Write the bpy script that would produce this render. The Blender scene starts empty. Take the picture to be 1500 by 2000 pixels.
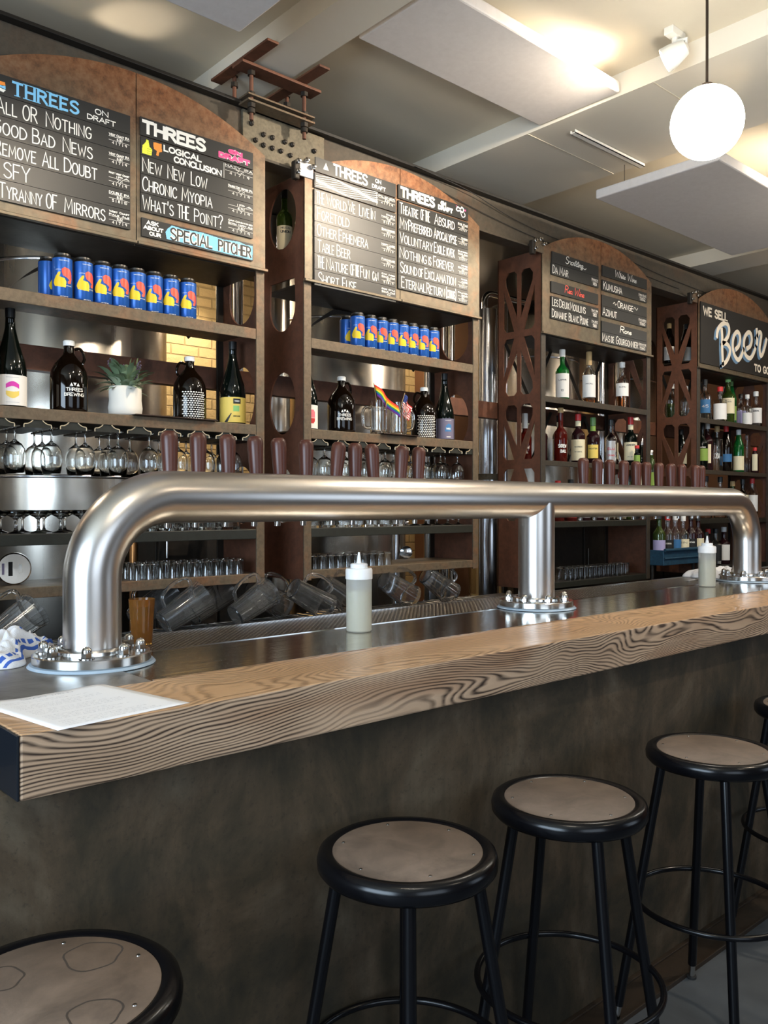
import bpy, bmesh, math, random
from math import sin, cos, pi, radians
from mathutils import Vector, Matrix, noise as mnoise
random.seed(7)
S = bpy.context.scene
C = S.collection

# ------------------------------------------------------------------ camera
cd = bpy.data.cameras.new('camera'); cam = bpy.data.objects.new('camera', cd); C.objects.link(cam)
cam.location = (0, 0, 1.424)
cam.rotation_euler = (radians(90 - 0.35), 0, radians(-41.8))
cd.sensor_fit = 'HORIZONTAL'; cd.sensor_width = 36; cd.lens = 39.72; cd.clip_start = .05; cd.clip_end = 60
S.camera = cam
S.view_settings.view_transform = 'Standard'; S.view_settings.look = 'None'
S.view_settings.gamma = 1; S.view_settings.use_curve_mapping = False
S.view_settings.exposure = 0.43

# ------------------------------------------------------------------ world and lights
W = bpy.data.worlds.new('world'); S.world = W; W.use_nodes = True
W.node_tree.nodes['Background'].inputs[0].default_value = (.62, .78, 1, 1)
W.node_tree.nodes['Background'].inputs[1].default_value = 1.2
def area(name, loc, rot, sx, sy, power, col):
    l = bpy.data.lights.new(name, 'AREA'); l.shape = 'RECTANGLE'; l.size = sx; l.size_y = sy; l.energy = power; l.color = col
    o = bpy.data.objects.new(name, l); C.objects.link(o); o.location = loc; o.rotation_euler = rot; return o
def spot(name, loc, tgt, power, col, ang=70, blend=.6, r=.03):
    l = bpy.data.lights.new(name, 'SPOT'); l.energy = power; l.color = col; l.spot_size = radians(ang); l.spot_blend = blend; l.shadow_soft_size = r
    o = bpy.data.objects.new(name, l); C.objects.link(o); o.location = loc
    d = Vector(tgt) - Vector(loc); o.rotation_euler = d.to_track_quat('-Z', 'Y').to_euler(); return o
WARM = (1, .80, .58); WARM2 = (1, .86, .68); COOL = (.66, .83, 1)
area('daylight_left_window', (-2.86, .2, 1.75), (0, radians(-90), 0), 1.9, 2.8, 150, COOL)
area('daylight_front_window', (.1, -2.36, 1.85), (radians(90), 0, 0), 2.2, 1.7, 14, (.8, .9, 1))
area('daylight_far_front_window', (5.2, -2.36, 1.85), (radians(90), 0, 0), 2.2, 1.7, 9, (.8, .9, 1))

# ------------------------------------------------------------------ materials
def nodes_of(m):
    m.use_nodes = True; nt = m.node_tree; return nt, nt.nodes, nt.links, nt.nodes['Principled BSDF']
def mat(name, col, rough=.5, metal=0, trans=0, ior=1.45, emit=0, coat=0, spec=.5, alpha=1):
    m = bpy.data.materials.new(name); nt, N, L, b = nodes_of(m)
    b.inputs['Base Color'].default_value = (*col, 1); b.inputs['Roughness'].default_value = rough
    b.inputs['Metallic'].default_value = metal; b.inputs['Transmission Weight'].default_value = trans
    b.inputs['IOR'].default_value = ior; b.inputs['Coat Weight'].default_value = coat
    b.inputs['Specular IOR Level'].default_value = spec; b.inputs['Alpha'].default_value = alpha
    if emit: b.inputs['Emission Color'].default_value = (*col, 1); b.inputs['Emission Strength'].default_value = emit
    return m
def coords(N, L, scale=(1, 1, 1), rot=(0, 0, 0), loc=(0, 0, 0), world=True):
    mp = N.new('ShaderNodeMapping'); mp.inputs['Scale'].default_value = scale; mp.inputs['Rotation'].default_value = rot; mp.inputs['Location'].default_value = loc
    if world:
        g = N.new('ShaderNodeNewGeometry'); L.new(g.outputs['Position'], mp.inputs[0])
    else:
        g = N.new('ShaderNodeTexCoord'); L.new(g.outputs['Object'], mp.inputs[0])
    return mp.outputs[0]
def noise(N, L, vec, scale, detail=4, rough=.55, dist=0):
    n = N.new('ShaderNodeTexNoise'); n.inputs['Scale'].default_value = scale; n.inputs['Detail'].default_value = detail
    n.inputs['Roughness'].default_value = rough; n.inputs['Distortion'].default_value = dist; L.new(vec, n.inputs['Vector']); return n.outputs['Fac']
def ramp(N, L, fac, stops, interp='LINEAR'):
    r = N.new('ShaderNodeValToRGB'); r.color_ramp.interpolation = interp
    e = r.color_ramp.elements
    while len(e) < len(stops): e.new(.5)
    for i, (p, c) in enumerate(stops):
        e[i].position = p; e[i].color = (*c, 1) if len(c) == 3 else c
    L.new(fac, r.inputs[0]); return r.outputs[0]
def mixc(N, L, f, a, b, mode='MIX'):
    m = N.new('ShaderNodeMix'); m.data_type = 'RGBA'; m.blend_type = mode
    if isinstance(f, (int, float)): m.inputs[0].default_value = f
    else: L.new(f, m.inputs[0])
    for k, v in ((6, a), (7, b)):
        if isinstance(v, tuple): m.inputs[k].default_value = (*v, 1)
        else: L.new(v, m.inputs[k])
    return m.outputs[2]
def bump(N, L, b, h, strength=.2, dist=.01):
    bn = N.new('ShaderNodeBump'); bn.inputs['Strength'].default_value = strength; bn.inputs['Distance'].default_value = dist
    L.new(h, bn.inputs['Height']); L.new(bn.outputs[0], b.inputs['Normal'])
def gray(N, L, f, a, b):
    mr = N.new('ShaderNodeMapRange'); mr.inputs[3].default_value = a; mr.inputs[4].default_value = b; L.new(f, mr.inputs[0]); return mr.outputs[0]

def rusty(name, c1, c2, c3, rough=(.38, .7), metal=.25, sc=7, toprust=False):
    m = bpy.data.materials.new(name); nt, N, L, b = nodes_of(m)
    v = coords(N, L); n1 = noise(N, L, v, sc, 8, .65, .6); n2 = noise(N, L, v, sc * 6, 6, .7)
    big = noise(N, L, v, 1.6, 3, .5)
    c = ramp(N, L, n1, [(.3, c1), (.52, c2), (.72, c3)])
    c = mixc(N, L, ramp(N, L, big, [(.4, (0, 0, 0)), (.62, (1, 1, 1))]), c, c2)
    c = mixc(N, L, ramp(N, L, n2, [(.35, (.65, .65, .65)), (.6, (1, 1, 1))]), (.02, .015, .01), c)
    L.new(c, b.inputs['Base Color']); L.new(gray(N, L, n1, *rough), b.inputs['Roughness']); b.inputs['Metallic'].default_value = metal
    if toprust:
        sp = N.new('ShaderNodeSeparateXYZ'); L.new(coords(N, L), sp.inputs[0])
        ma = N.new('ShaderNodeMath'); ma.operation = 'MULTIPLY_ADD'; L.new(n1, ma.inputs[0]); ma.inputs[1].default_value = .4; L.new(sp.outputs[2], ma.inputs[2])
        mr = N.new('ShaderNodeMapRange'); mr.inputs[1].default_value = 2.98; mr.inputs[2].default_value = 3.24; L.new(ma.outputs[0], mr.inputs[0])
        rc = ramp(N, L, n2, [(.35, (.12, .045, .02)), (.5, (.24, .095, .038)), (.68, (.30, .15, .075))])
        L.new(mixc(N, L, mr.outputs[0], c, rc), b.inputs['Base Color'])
    bump(N, L, b, n2, .15, .004); return m
M = {}
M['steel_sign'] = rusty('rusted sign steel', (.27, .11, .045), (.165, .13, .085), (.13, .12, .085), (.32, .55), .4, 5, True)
M['steel_edge'] = rusty('rusted shelf steel', (.24, .115, .055), (.15, .11, .07), (.10, .09, .06), (.4, .65), .35, 9)
M['steel_side'] = rusty('dark rust steel', (.19, .072, .036), (.15, .06, .034), (.045, .02, .013), (.45, .7), .25, 5)
M['steel_slate'] = rusty('grey-brown shelf steel', (.10, .065, .04), (.07, .058, .044), (.05, .045, .036), (.4, .6), .35, 9)
M['steel_dark'] = rusty('blackened steel', (.045, .03, .02), (.03, .024, .018), (.018, .016, .013), (.4, .6), .4, 9)
M['steel_green'] = rusty('dark green painted steel', (.032, .03, .022), (.028, .03, .024), (.022, .023, .018), (.35, .5), .3, 6)
M['steel_blue'] = rusty('blue painted steel', (.03, .09, .15), (.03, .1, .17), (.02, .05, .085), (.35, .5), .3, 9)
M['girder'] = rusty('girder steel', (.10, .05, .025), (.075, .06, .042), (.06, .055, .043), (.5, .75), .2, 6)
M['plate'] = rusty('grey riveted plate', (.2, .15, .09), (.17, .145, .1), (.11, .09, .06), (.5, .7), .3, 12)
M['black'] = mat('black steel paint and shade', (.008, .007, .006), .4)
M['blackgloss'] = mat('black gloss enamel', (.003, .003, .004), .22, spec=.4)
M['chrome'] = mat('polished chrome', (.75, .75, .75), .12, 1)
M['nut'] = mat('stainless nut', (.55, .54, .52), .18, 1)
M['chalk'] = mat('chalkboard black', (.026, .026, .025), .36, spec=.45)
M['signblack'] = mat('sign black', (.016, .014, .012), .6)
M['white'] = mat('paint white', (.86, .84, .78), .5)
M['cream'] = mat('paint cream', (.85, .76, .62), .5)
M['blue'] = mat('paint light blue', (.22, .56, .85), .5)
M['shade'] = mat('paint shadow blue', (.13, .24, .38), .5)
M['pink'] = mat('paint pink', (.85, .08, .28), .5)
M['neon'] = mat('paint yellow green', (.75, .8, .06), .5)
M['orange'] = mat('paint orange', (.9, .28, .04), .5)
M['redp'] = mat('paint red', (.85, .1, .07), .5)
M['inkblack'] = mat('ink black', (.02, .02, .02), .5)
M['yellow'] = mat('ink yellow', (.95, .62, .02), .35)
M['red'] = mat('ink red', (.9, .09, .05), .35)
M['magenta'] = mat('ink magenta', (.7, .04, .42), .5)
M['canblue'] = mat('can blue', (.02, .11, .42), .3, .3)
M['alu'] = mat('aluminium', (.7, .7, .7), .25, 1)
M['canlid'] = mat('can lid', (.09, .085, .08), .3, .8)
M['clear'] = mat('clear glass', (.97, .98, .97), .0, 0, 1, 1.45)
M['plastic'] = mat('clear ribbed plastic', (.97, .98, .99), .05, 0, .985, 1.32)
M['amberglass'] = mat('dark amber glass', (.004, .002, .001), .06, spec=.5)
M['greenblack'] = mat('very dark green glass', (.002, .004, .003), .06, spec=.5)
M['greenglass'] = mat('green glass', (.03, .4, .09), .02, 0, .85)
M['olive'] = mat('olive green glass', (.2, .32, .06), .02, 0, .9)
M['whisky'] = mat('amber spirit', (.75, .25, .03), .0, 0, 1, 1.36)
M['redspirit'] = mat('red spirit', (.10, .008, .005), .05, 0, .3, 1.4)
M['darkspirit'] = mat('dark spirit', (.028, .008, .01), .05, 0, .2)
M['paper'] = mat('paper white', (.93, .93, .95), .8)
M['labelcream'] = mat('label cream', (.85, .76, .52), .6)
M['labelwhite'] = mat('label white', (.88, .86, .82), .6)
M['labelyellow'] = mat('label yellow', (.9, .66, .14), .6)
M['labelpurple'] = mat('label slate purple', (.14, .13, .2), .6)
M['labelblue'] = mat('label blue', (.04, .16, .36), .6)
M['labellime'] = mat('label lime', (.24, .38, .07), .6)
M['labellav'] = mat('label lavender', (.45, .4, .65), .6)
M['labelblack'] = mat('label black', (.015, .015, .015), .6)
M['silver'] = mat('silver label', (.45, .43, .42), .4, .4)
M['teal'] = mat('label teal', (.05, .55, .5), .6)
M['labelgreen'] = mat('label green', (.3, .6, .2), .6)
M['capwhite'] = mat('cap white', (.8, .8, .78), .4)
M['capred'] = mat('cap red', (.6, .03, .03), .35)
M['capblack'] = mat('cap black', (.015, .015, .015), .35)
M['captan'] = mat('cap tan', (.5, .33, .15), .5)
M['caporange'] = mat('cap orange', (.9, .25, .03), .4)
M['capgreen'] = mat('cap green', (.12, .25, .08), .4)
M['liquidwhite'] = mat('clear cleaning fluid', (.6, .58, .42), .35, 0, .25)
M['bottleplastic'] = mat('translucent plastic', (.88, .88, .83), .3, 0, .7, 1.2)
M['capplastic'] = mat('white plastic cap', (.86, .87, .88), .4)
M['silicone'] = mat('clear silicone', (.55, .7, .85), .2, 0, .3)
M['ceramic'] = mat('white ceramic', (.82, .78, .7), .55)
M['leaf'] = mat('sage green leaf', (.14, .2, .11), .7)
M['leaf2'] = mat('pale sage leaf', (.32, .4, .27), .7)
M['lav'] = mat('lavender sprig', (.12, .09, .13), .8)
M['globe'] = mat('lit white globe', (1, .93, .82), .5, emit=22)
M['lampglow'] = mat('lit lamp face', (1, .86, .65), .5, emit=25)
M['stripglow'] = mat('lit strip', (1, .86, .65), .5, emit=7)
M['white_fix'] = mat('white fixture', (.8, .77, .7), .45)
M['stem'] = mat('bronze stem', (.05, .035, .025), .4, .6)
M['copper'] = mat('copper', (.6, .28, .1), .3, .9)
M['endgrain'] = mat('dark sealed end grain', (.006, .009, .014), .35)
M['hook'] = mat('cream highlight hook edge', (.75, .62, .42), .4, .6)  # cream stands in for the highlights along the hook edges
M['rubber'] = mat('black rubber', (.02, .02, .02), .7)
M['tray'] = mat('dark steel tray', (.035, .02, .015), .4, .5)

def brushed(name, col, rough, sc, aniso=.5):
    m = bpy.data.materials.new(name); nt, N, L, b = nodes_of(m)
    v = coords(N, L, sc, world=False); n = noise(N, L, v, 1, 3, .6)
    L.new(ramp(N, L, n, [(.2, tuple(c * .94 for c in col)), (.8, col)]), b.inputs['Base Color'])
    L.new(gray(N, L, n, rough - .02, rough + .02), b.inputs['Roughness']); b.inputs['Metallic'].default_value = 1
    b.inputs['Anisotropic'].default_value = aniso; return m
M['pipe'] = brushed('brushed stainless pipe', (.68, .645, .61), .3, (3, 3, 3), 0)
M['flange'] = brushed('machined stainless', (.68, .67, .65), .18, (2, 2, 200), 0)
M['tank'] = brushed('brushed stainless tank', (.66, .6, .52), .27, (8, 8, .5), 0)
M['column'] = brushed('brushed stainless column', (.66, .66, .68), .2, (8, 8, .5), 0)

def drip_top():
    m = bpy.data.materials.new('stainless drip top'); nt, N, L, b = nodes_of(m)
    v = coords(N, L, (1, 1, 1)); n = noise(N, L, v, 30, 5, .6); s = noise(N, L, coords(N, L, (1, 8, 1)), 7, 3, .6)
    L.new(ramp(N, L, s, [(.3, (.55, .51, .44)), (.7, (.68, .64, .57))]), b.inputs['Base Color']); b.inputs['Metallic'].default_value = 1
    L.new(gray(N, L, n, .1, .22), b.inputs['Roughness']); bump(N, L, b, s, .05, .01); return m
M['driptop'] = drip_top()
def dull_top():
    m = bpy.data.materials.new('dull zinc top'); nt, N, L, b = nodes_of(m)
    v = coords(N, L); n = noise(N, L, v, 9, 8, .7, 1.0)
    L.new(ramp(N, L, n, [(.3, (.16, .15, .13)), (.5, (.3, .29, .27)), (.7, (.4, .4, .4))]), b.inputs['Base Color']); b.inputs['Metallic'].default_value = .75
    L.new(gray(N, L, n, .25, .5), b.inputs['Roughness']); bump(N, L, b, n, .1, .003); return m
M['dulltop'] = dull_top()
def grate():
    m = bpy.data.materials.new('perforated steel'); nt, N, L, b = nodes_of(m)
    v = coords(N, L, (1, 1, 0), (0, 0, radians(45)))
    vo = N.new('ShaderNodeTexVoronoi'); vo.voronoi_dimensions = '2D'; vo.inputs['Scale'].default_value = 80; vo.inputs['Randomness'].default_value = 0; L.new(v, vo.inputs['Vector'])
    f = vo.outputs['Distance']
    L.new(ramp(N, L, f, [(.34, (.006, .006, .006)), (.42, (.42, .38, .33))]), b.inputs['Base Color']); b.inputs['Metallic'].default_value = .9; b.inputs['Roughness'].default_value = .25
    bump(N, L, b, ramp(N, L, f, [(.2, (0, 0, 0)), (.5, (1, 1, 1))]), .8, .004); return m
M['grate'] = grate()

def wood():
    m = bpy.data.materials.new('sandblasted ash timber'); nt, N, L, b = nodes_of(m)
    g = N.new('ShaderNodeNewGeometry'); sep = N.new('ShaderNodeSeparateXYZ'); L.new(g.outputs['Position'], sep.inputs[0])
    # slow drifting field turned into contour lines = growth rings
    f1 = noise(N, L, coords(N, L, (1.45, 2.2, 4.2)), 1.0, 2, .4, .3)
    f2 = noise(N, L, coords(N, L, (2.2, 14, 14)), 1.0, 3, .6)
    ad = N.new('ShaderNodeMath'); ad.operation = 'MULTIPLY_ADD'; L.new(f1, ad.inputs[0]); ad.inputs[1].default_value = 46
    m2 = N.new('ShaderNodeMath'); m2.operation = 'MULTIPLY'; L.new(sep.outputs[2], m2.inputs[0]); m2.inputs[1].default_value = 115
    L.new(m2.outputs[0], ad.inputs[2])
    m3 = N.new('ShaderNodeMath'); m3.operation = 'MULTIPLY_ADD'; L.new(sep.outputs[1], m3.inputs[0]); m3.inputs[1].default_value = 30; L.new(ad.outputs[0], m3.inputs[2])
    m4 = N.new('ShaderNodeMath'); m4.operation = 'MULTIPLY_ADD'; L.new(f2, m4.inputs[0]); m4.inputs[1].default_value = 2.8; L.new(m3.outputs[0], m4.inputs[2])
    fr = N.new('ShaderNodeMath'); fr.operation = 'FRACT'; L.new(m4.outputs[0], fr.inputs[0])
    line = ramp(N, L, fr.outputs[0], [(0, (1, 1, 1)), (.28, (.0, .0, .0)), (.62, (.1, .1, .1)), (.9, (1, 1, 1))])
    fine = noise(N, L, coords(N, L, (3, 90, 90)), 1, 4, .7)
    line2 = mixc(N, L, 1, line, ramp(N, L, fine, [(.3, (.6, .6, .6)), (.55, (1, 1, 1))]), 'MULTIPLY')
    tone = noise(N, L, coords(N, L, (1.1, 5, 5)), 1.2, 3, .5)
    # upper face lighter and smoother, front face duller with much darker rings
    sn = N.new('ShaderNodeSeparateXYZ'); L.new(g.outputs['True Normal'], sn.inputs[0])
    top = ramp(N, L, sn.outputs[2], [(.5, (0, 0, 0)), (.8, (1, 1, 1))])
    lightt = ramp(N, L, tone, [(.3, (.58, .34, .17)), (.7, (.74, .49, .29))])
    lightf = ramp(N, L, tone, [(.3, (.38, .25, .155)), (.52, (.54, .38, .255)), (.7, (.34, .17, .08))])
    light = mixc(N, L, top, lightf, lightt); dark = mixc(N, L, top, (.035, .018, .01), (.36, .21, .11))
    gate = noise(N, L, coords(N, L, (1.0, 6, 3)), 1.4, 2, .5)
    amt = mixc(N, L, 1, line2, ramp(N, L, gate, [(.36, (.2, .2, .2)), (.5, (1, 1, 1))]), 'MULTIPLY')
    L.new(mixc(N, L, amt, light, dark), b.inputs['Base Color'])
    L.new(mixc(N, L, top, (.6, .6, .6), (.3, .3, .3)), b.inputs['Roughness'])
    inv = N.new('ShaderNodeMath'); inv.operation = 'SUBTRACT'; inv.inputs[0].default_value = 1; L.new(line2, inv.inputs[1])
    bn = N.new('ShaderNodeBump'); bn.inputs['Distance'].default_value = .002; bn.inputs['Strength'].default_value = .35; L.new(inv.outputs[0], bn.inputs['Height']); L.new(bn.outputs[0], b.inputs['Normal'])
    return m
M['wood'] = wood()
def concrete(name, stops, sc=3, rough=.75, drip=True):
    m = bpy.data.materials.new(name); nt, N, L, b = nodes_of(m)
    n1 = noise(N, L, coords(N, L, (1, 1, .8)), sc, 9, .68, .5); n2 = noise(N, L, coords(N, L, (1, 1, .12)), sc * 8, 4, .6); n3 = noise(N, L, coords(N, L), sc * 25, 5, .7)
    c = ramp(N, L, n1, stops)
    if drip: c = mixc(N, L, ramp(N, L, n2, [(.4, (.0, .0, .0)), (.7, (.35, .35, .35))]), c, stops[0][1])
    if drip: c = mixc(N, L, ramp(N, L, n3, [(.3, (.5, .5, .5)), (.45, (0, 0, 0))]), c, tuple(x * .4 for x in stops[0][1]))
    L.new(c, b.inputs['Base Color']); L.new(gray(N, L, n1, rough - .15, rough + .1), b.inputs['Roughness']); bump(N, L, b, n3, .25 if drip else .08, .003); return m
M['concrete'] = concrete('stained concrete', [(.36, (.015, .0125, .006)), (.46, (.040, .029, .014)), (.54, (.070, .047, .025)), (.66, (.115, .088, .055))])
M['floor'] = concrete('grey concrete floor', [(.3, (.05, .055, .06)), (.6, (.09, .1, .11)), (.8, (.13, .14, .15))], 2, .6, False)
M['ceiling'] = concrete('painted ceiling', [(.25, (.60, .54, .42)), (.5, (.64, .58, .46)), (.75, (.68, .62, .5))], .8, .8, False)
M['beam'] = concrete('painted beam', [(.25, (.66, .61, .51)), (.5, (.7, .65, .55)), (.75, (.74, .69, .6))], .8, .8, False)
M['acoustic'] = concrete('felt acoustic panel', [(.25, (.62, .58, .55)), (.5, (.66, .62, .59)), (.75, (.7, .66, .63))], 30, .9, False)
M['wall'] = concrete('dark plaster', [(.25, (.10, .08, .06)), (.5, (.14, .11, .085)), (.75, (.18, .14, .11))], 1.5, .8, False)
M['wallwarm'] = concrete('rust coloured plaster', [(.25, (.16, .07, .03)), (.5, (.22, .1, .045)), (.75, (.26, .13, .06))], 1.5, .8, False)
M['board'] = concrete('worn particle board seat', [(.25, (.085, .063, .048)), (.5, (.175, .127, .095)), (.75, (.25, .185, .14))], 9, .6, False)
def brick():
    m = bpy.data.materials.new('yellow painted brick'); nt, N, L, b = nodes_of(m)
    g = N.new('ShaderNodeNewGeometry'); s = N.new('ShaderNodeSeparateXYZ'); L.new(g.outputs['Position'], s.inputs[0])
    cb = N.new('ShaderNodeCombineXYZ'); L.new(s.outputs[0], cb.inputs[0]); L.new(s.outputs[2], cb.inputs[1])
    br = N.new('ShaderNodeTexBrick'); L.new(cb.outputs[0], br.inputs['Vector']); br.inputs['Scale'].default_value = 1
    br.inputs['Brick Width'].default_value = .21; br.inputs['Row Height'].default_value = .07; br.inputs['Mortar Size'].default_value = .007; br.inputs['Mortar Smooth'].default_value = .6
    br.inputs['Color1'].default_value = (.64, .46, .2, 1); br.inputs['Color2'].default_value = (.7, .5, .23, 1); br.inputs['Mortar'].default_value = (.52, .36, .16, 1)
    n = noise(N, L, coords(N, L), 25, 5, .7)
    L.new(br.outputs['Color'], b.inputs['Base Color']); b.inputs['Roughness'].default_value = .7
    inv = N.new('ShaderNodeMath'); inv.operation = 'MULTIPLY_ADD'; L.new(br.outputs['Fac'], inv.inputs[0]); inv.inputs[1].default_value = -1; L.new(n, inv.inputs[2])
    bump(N, L, b, inv.outputs[0], .8, .012); return m
M['brick'] = brick()
def handlemat():
    m = bpy.data.materials.new('stained wood handle'); nt, N, L, b = nodes_of(m)
    n = noise(N, L, coords(N, L, (40, 40, 6)), 1, 6, .7)
    L.new(ramp(N, L, n, [(.3, (.065, .017, .01)), (.7, (.115, .034, .02))]), b.inputs['Base Color']); b.inputs['Roughness'].default_value = .36; bump(N, L, b, n, .1, .002); return m
M['handle'] = handlemat()
def towelmat():
    m = bpy.data.materials.new('terry cloth'); nt, N, L, b = nodes_of(m)
    n = noise(N, L, coords(N, L), 260, 3, .7)
    b.inputs['Base Color'].default_value = (.82, .82, .84, 1); b.inputs['Roughness'].default_value = .95; bump(N, L, b, n, .6, .004); return m
M['terry'] = towelmat()

# ------------------------------------------------------------------ mesh helpers
class MB:
    def __init__(s): s.v = []; s.f = []; s.mi = []; s.cur = 0
    def add(s, vs, fs):
        o = len(s.v); s.v += [tuple(p) for p in vs]
        for f in fs: s.f.append([o + i for i in f]); s.mi.append(s.cur)
        return s
    def box(s, x0, x1, y0, y1, z0, z1):
        return s.add([(x0, y0, z0), (x1, y0, z0), (x1, y1, z0), (x0, y1, z0), (x0, y0, z1), (x1, y0, z1), (x1, y1, z1), (x0, y1, z1)],
                     [(3, 2, 1, 0), (4, 5, 6, 7), (0, 1, 5, 4), (1, 2, 6, 5), (2, 3, 7, 6), (3, 0, 4, 7)])
    def lathe(s, prof, n=32, c=(0, 0, 0), mtx=None, ribs=0, ribamp=0):
        vs = []; fs = []
        for i, (r, z) in enumerate(prof):
            for k in range(n):
                a = 2 * pi * k / n; rr = r * (1 + (ribamp * (1 if k % 2 else -1) if ribs else 0))
                p = Vector((rr * cos(a), rr * sin(a), z))
                if mtx is not None: p = mtx @ p
                vs.append((p.x + c[0], p.y + c[1], p.z + c[2]))
        for i in range(len(prof) - 1):
            for k in range(n):
                k2 = (k + 1) % n; fs.append((i * n + k, i * n + k2, (i + 1) * n + k2, (i + 1) * n + k))
        if prof[0][0] > 1e-6: fs.append(tuple(reversed(range(n))))
        if prof[-1][0] > 1e-6: fs.append(tuple((len(prof) - 1) * n + k for k in range(n)))
        return s.add(vs, fs)
    def tube(s, pts, r, n=12, closed=False, cap=True):
        pts = [Vector(p) for p in pts]; m = len(pts); rs = r if isinstance(r, (list, tuple)) else [r] * m
        vs = []; fs = []; up = None
        for i, p in enumerate(pts):
            if closed: t = pts[(i + 1) % m] - pts[i - 1]
            else: t = pts[min(i + 1, m - 1)] - pts[max(i - 1, 0)]
            t.normalize()
            if up is None:
                up = Vector((0, 0, 1)) if abs(t.z) < .9 else Vector((1, 0, 0))
            a = up - t * up.dot(t)
            if a.length < 1e-4: a = t.orthogonal()
            a.normalize(); up = a; b = t.cross(a)
            for k in range(n):
                q = 2 * pi * k / n; vs.append(p + (a * cos(q) + b * sin(q)) * rs[i])
        for i in range(m if closed else m - 1):
            j = (i + 1) % m
            for k in range(n):
                k2 = (k + 1) % n; fs.append((i * n + k, i * n + k2, j * n + k2, j * n + k))
        if not closed and cap: fs += [tuple(reversed(range(n))), tuple((m - 1) * n + k for k in range(n))]
        return s.add(vs, fs)
    def build(s, name, m, parent=None, smooth=False, bevel=0, sub=0, angle=35):
        me = bpy.data.meshes.new(name); me.from_pydata(s.v, [], s.f)
        for q in (m if isinstance(m, list) else [m]): me.materials.append(q)
        for p, i in zip(me.polygons, s.mi): p.material_index = i
        bm = bmesh.new(); bm.from_mesh(me); bmesh.ops.remove_doubles(bm, verts=bm.verts, dist=1e-6)
        if not getattr(s, 'flat', False): bmesh.ops.recalc_face_normals(bm, faces=bm.faces)
        bm.to_mesh(me); bm.free()
        if smooth:
            for p in me.polygons: p.use_smooth = True
            try: me.set_sharp_from_angle(angle=radians(angle))
            except Exception: pass
        return link(name, me, parent, bevel, sub)
def link(name, me, parent=None, bevel=0, sub=0):
    o = bpy.data.objects.new(name, me); C.objects.link(o); o.parent = parent
    if bevel:
        b = o.modifiers.new('bevel', 'BEVEL'); b.width = bevel; b.segments = 2; b.limit_method = 'ANGLE'
    if sub:
        q = o.modifiers.new('sub', 'SUBSURF'); q.levels = sub; q.render_levels = sub
    return o
def plate(outer, holes, th, mtx):
    """flat plate with cut-outs: outline and holes in the XY plane, thickness th, moved by mtx -> mesh"""
    cu = bpy.data.curves.new('c', 'CURVE'); cu.dimensions = '2D'; cu.fill_mode = 'BOTH'; cu.extrude = th / 2
    for poly in [outer] + holes:
        sp = cu.splines.new('POLY'); sp.points.add(len(poly) - 1); sp.use_cyclic_u = True
        for i, (x, y) in enumerate(poly): sp.points[i].co = (x, y, 0, 1)
    ob = bpy.data.objects.new('c', cu); me = bpy.data.meshes.new_from_object(ob)
    bpy.data.objects.remove(ob); bpy.data.curves.remove(cu)
    me.transform(mtx); me.materials.clear(); return me
def pobj(name, outer, holes, th, mtx, m, parent=None, bevel=0):
    me = plate(outer, holes, th, mtx); me.name = name; me.materials.append(m); return link(name, me, parent, bevel)
def thing(name, label, cat, loc=(0, 0, 0), rz=0, group=None):
    o = bpy.data.objects.new(name, None); C.objects.link(o); o.location = loc; o.rotation_euler = (0, 0, rz); o.empty_display_size = .05
    return tag(o, label, cat, group)
def tag(o, label, cat, group=None):
    o['label'] = label; o['category'] = cat
    if group: o['group'] = group
    return o
def struct(o): o['kind'] = 'structure'; return o
def copy_tree(o, loc=None, rz=None, label=None, group=None, parent=None):
    c = o.copy(); C.objects.link(c); c.parent = parent
    if loc is not None: c.location = loc
    if rz is not None: c.rotation_euler = (0, 0, rz)
    if label: c['label'] = label
    if group: c['group'] = group
    for ch in o.children: copy_tree(ch, parent=c)
    return c
def arc(cx, cy, r, a0, a1, n=12, ry=None):
    ry = ry or r
    return [(cx + r * cos(radians(a0 + (a1 - a0) * i / n)), cy + ry * sin(radians(a0 + (a1 - a0) * i / n))) for i in range(n + 1)]
def smoothp(pts, k=4, closed=False):
    P = [Vector(p) for p in pts]; out = []; n = len(P)
    for i in range(n if closed else n - 1):
        if closed: p0, p1, p2, p3 = P[i - 1], P[i], P[(i + 1) % n], P[(i + 2) % n]
        else: p0, p1, p2, p3 = P[max(i - 1, 0)], P[i], P[i + 1], P[min(i + 2, n - 1)]
        for j in range(k):
            t = j / k
            out.append(tuple(.5 * ((2 * p1) + (p2 - p0) * t + (2 * p0 - 5 * p1 + 4 * p2 - p3) * t * t + (3 * p1 - p0 - 3 * p2 + p3) * t ** 3)))
    if not closed: out.append(tuple(P[-1]))
    return out

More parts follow.
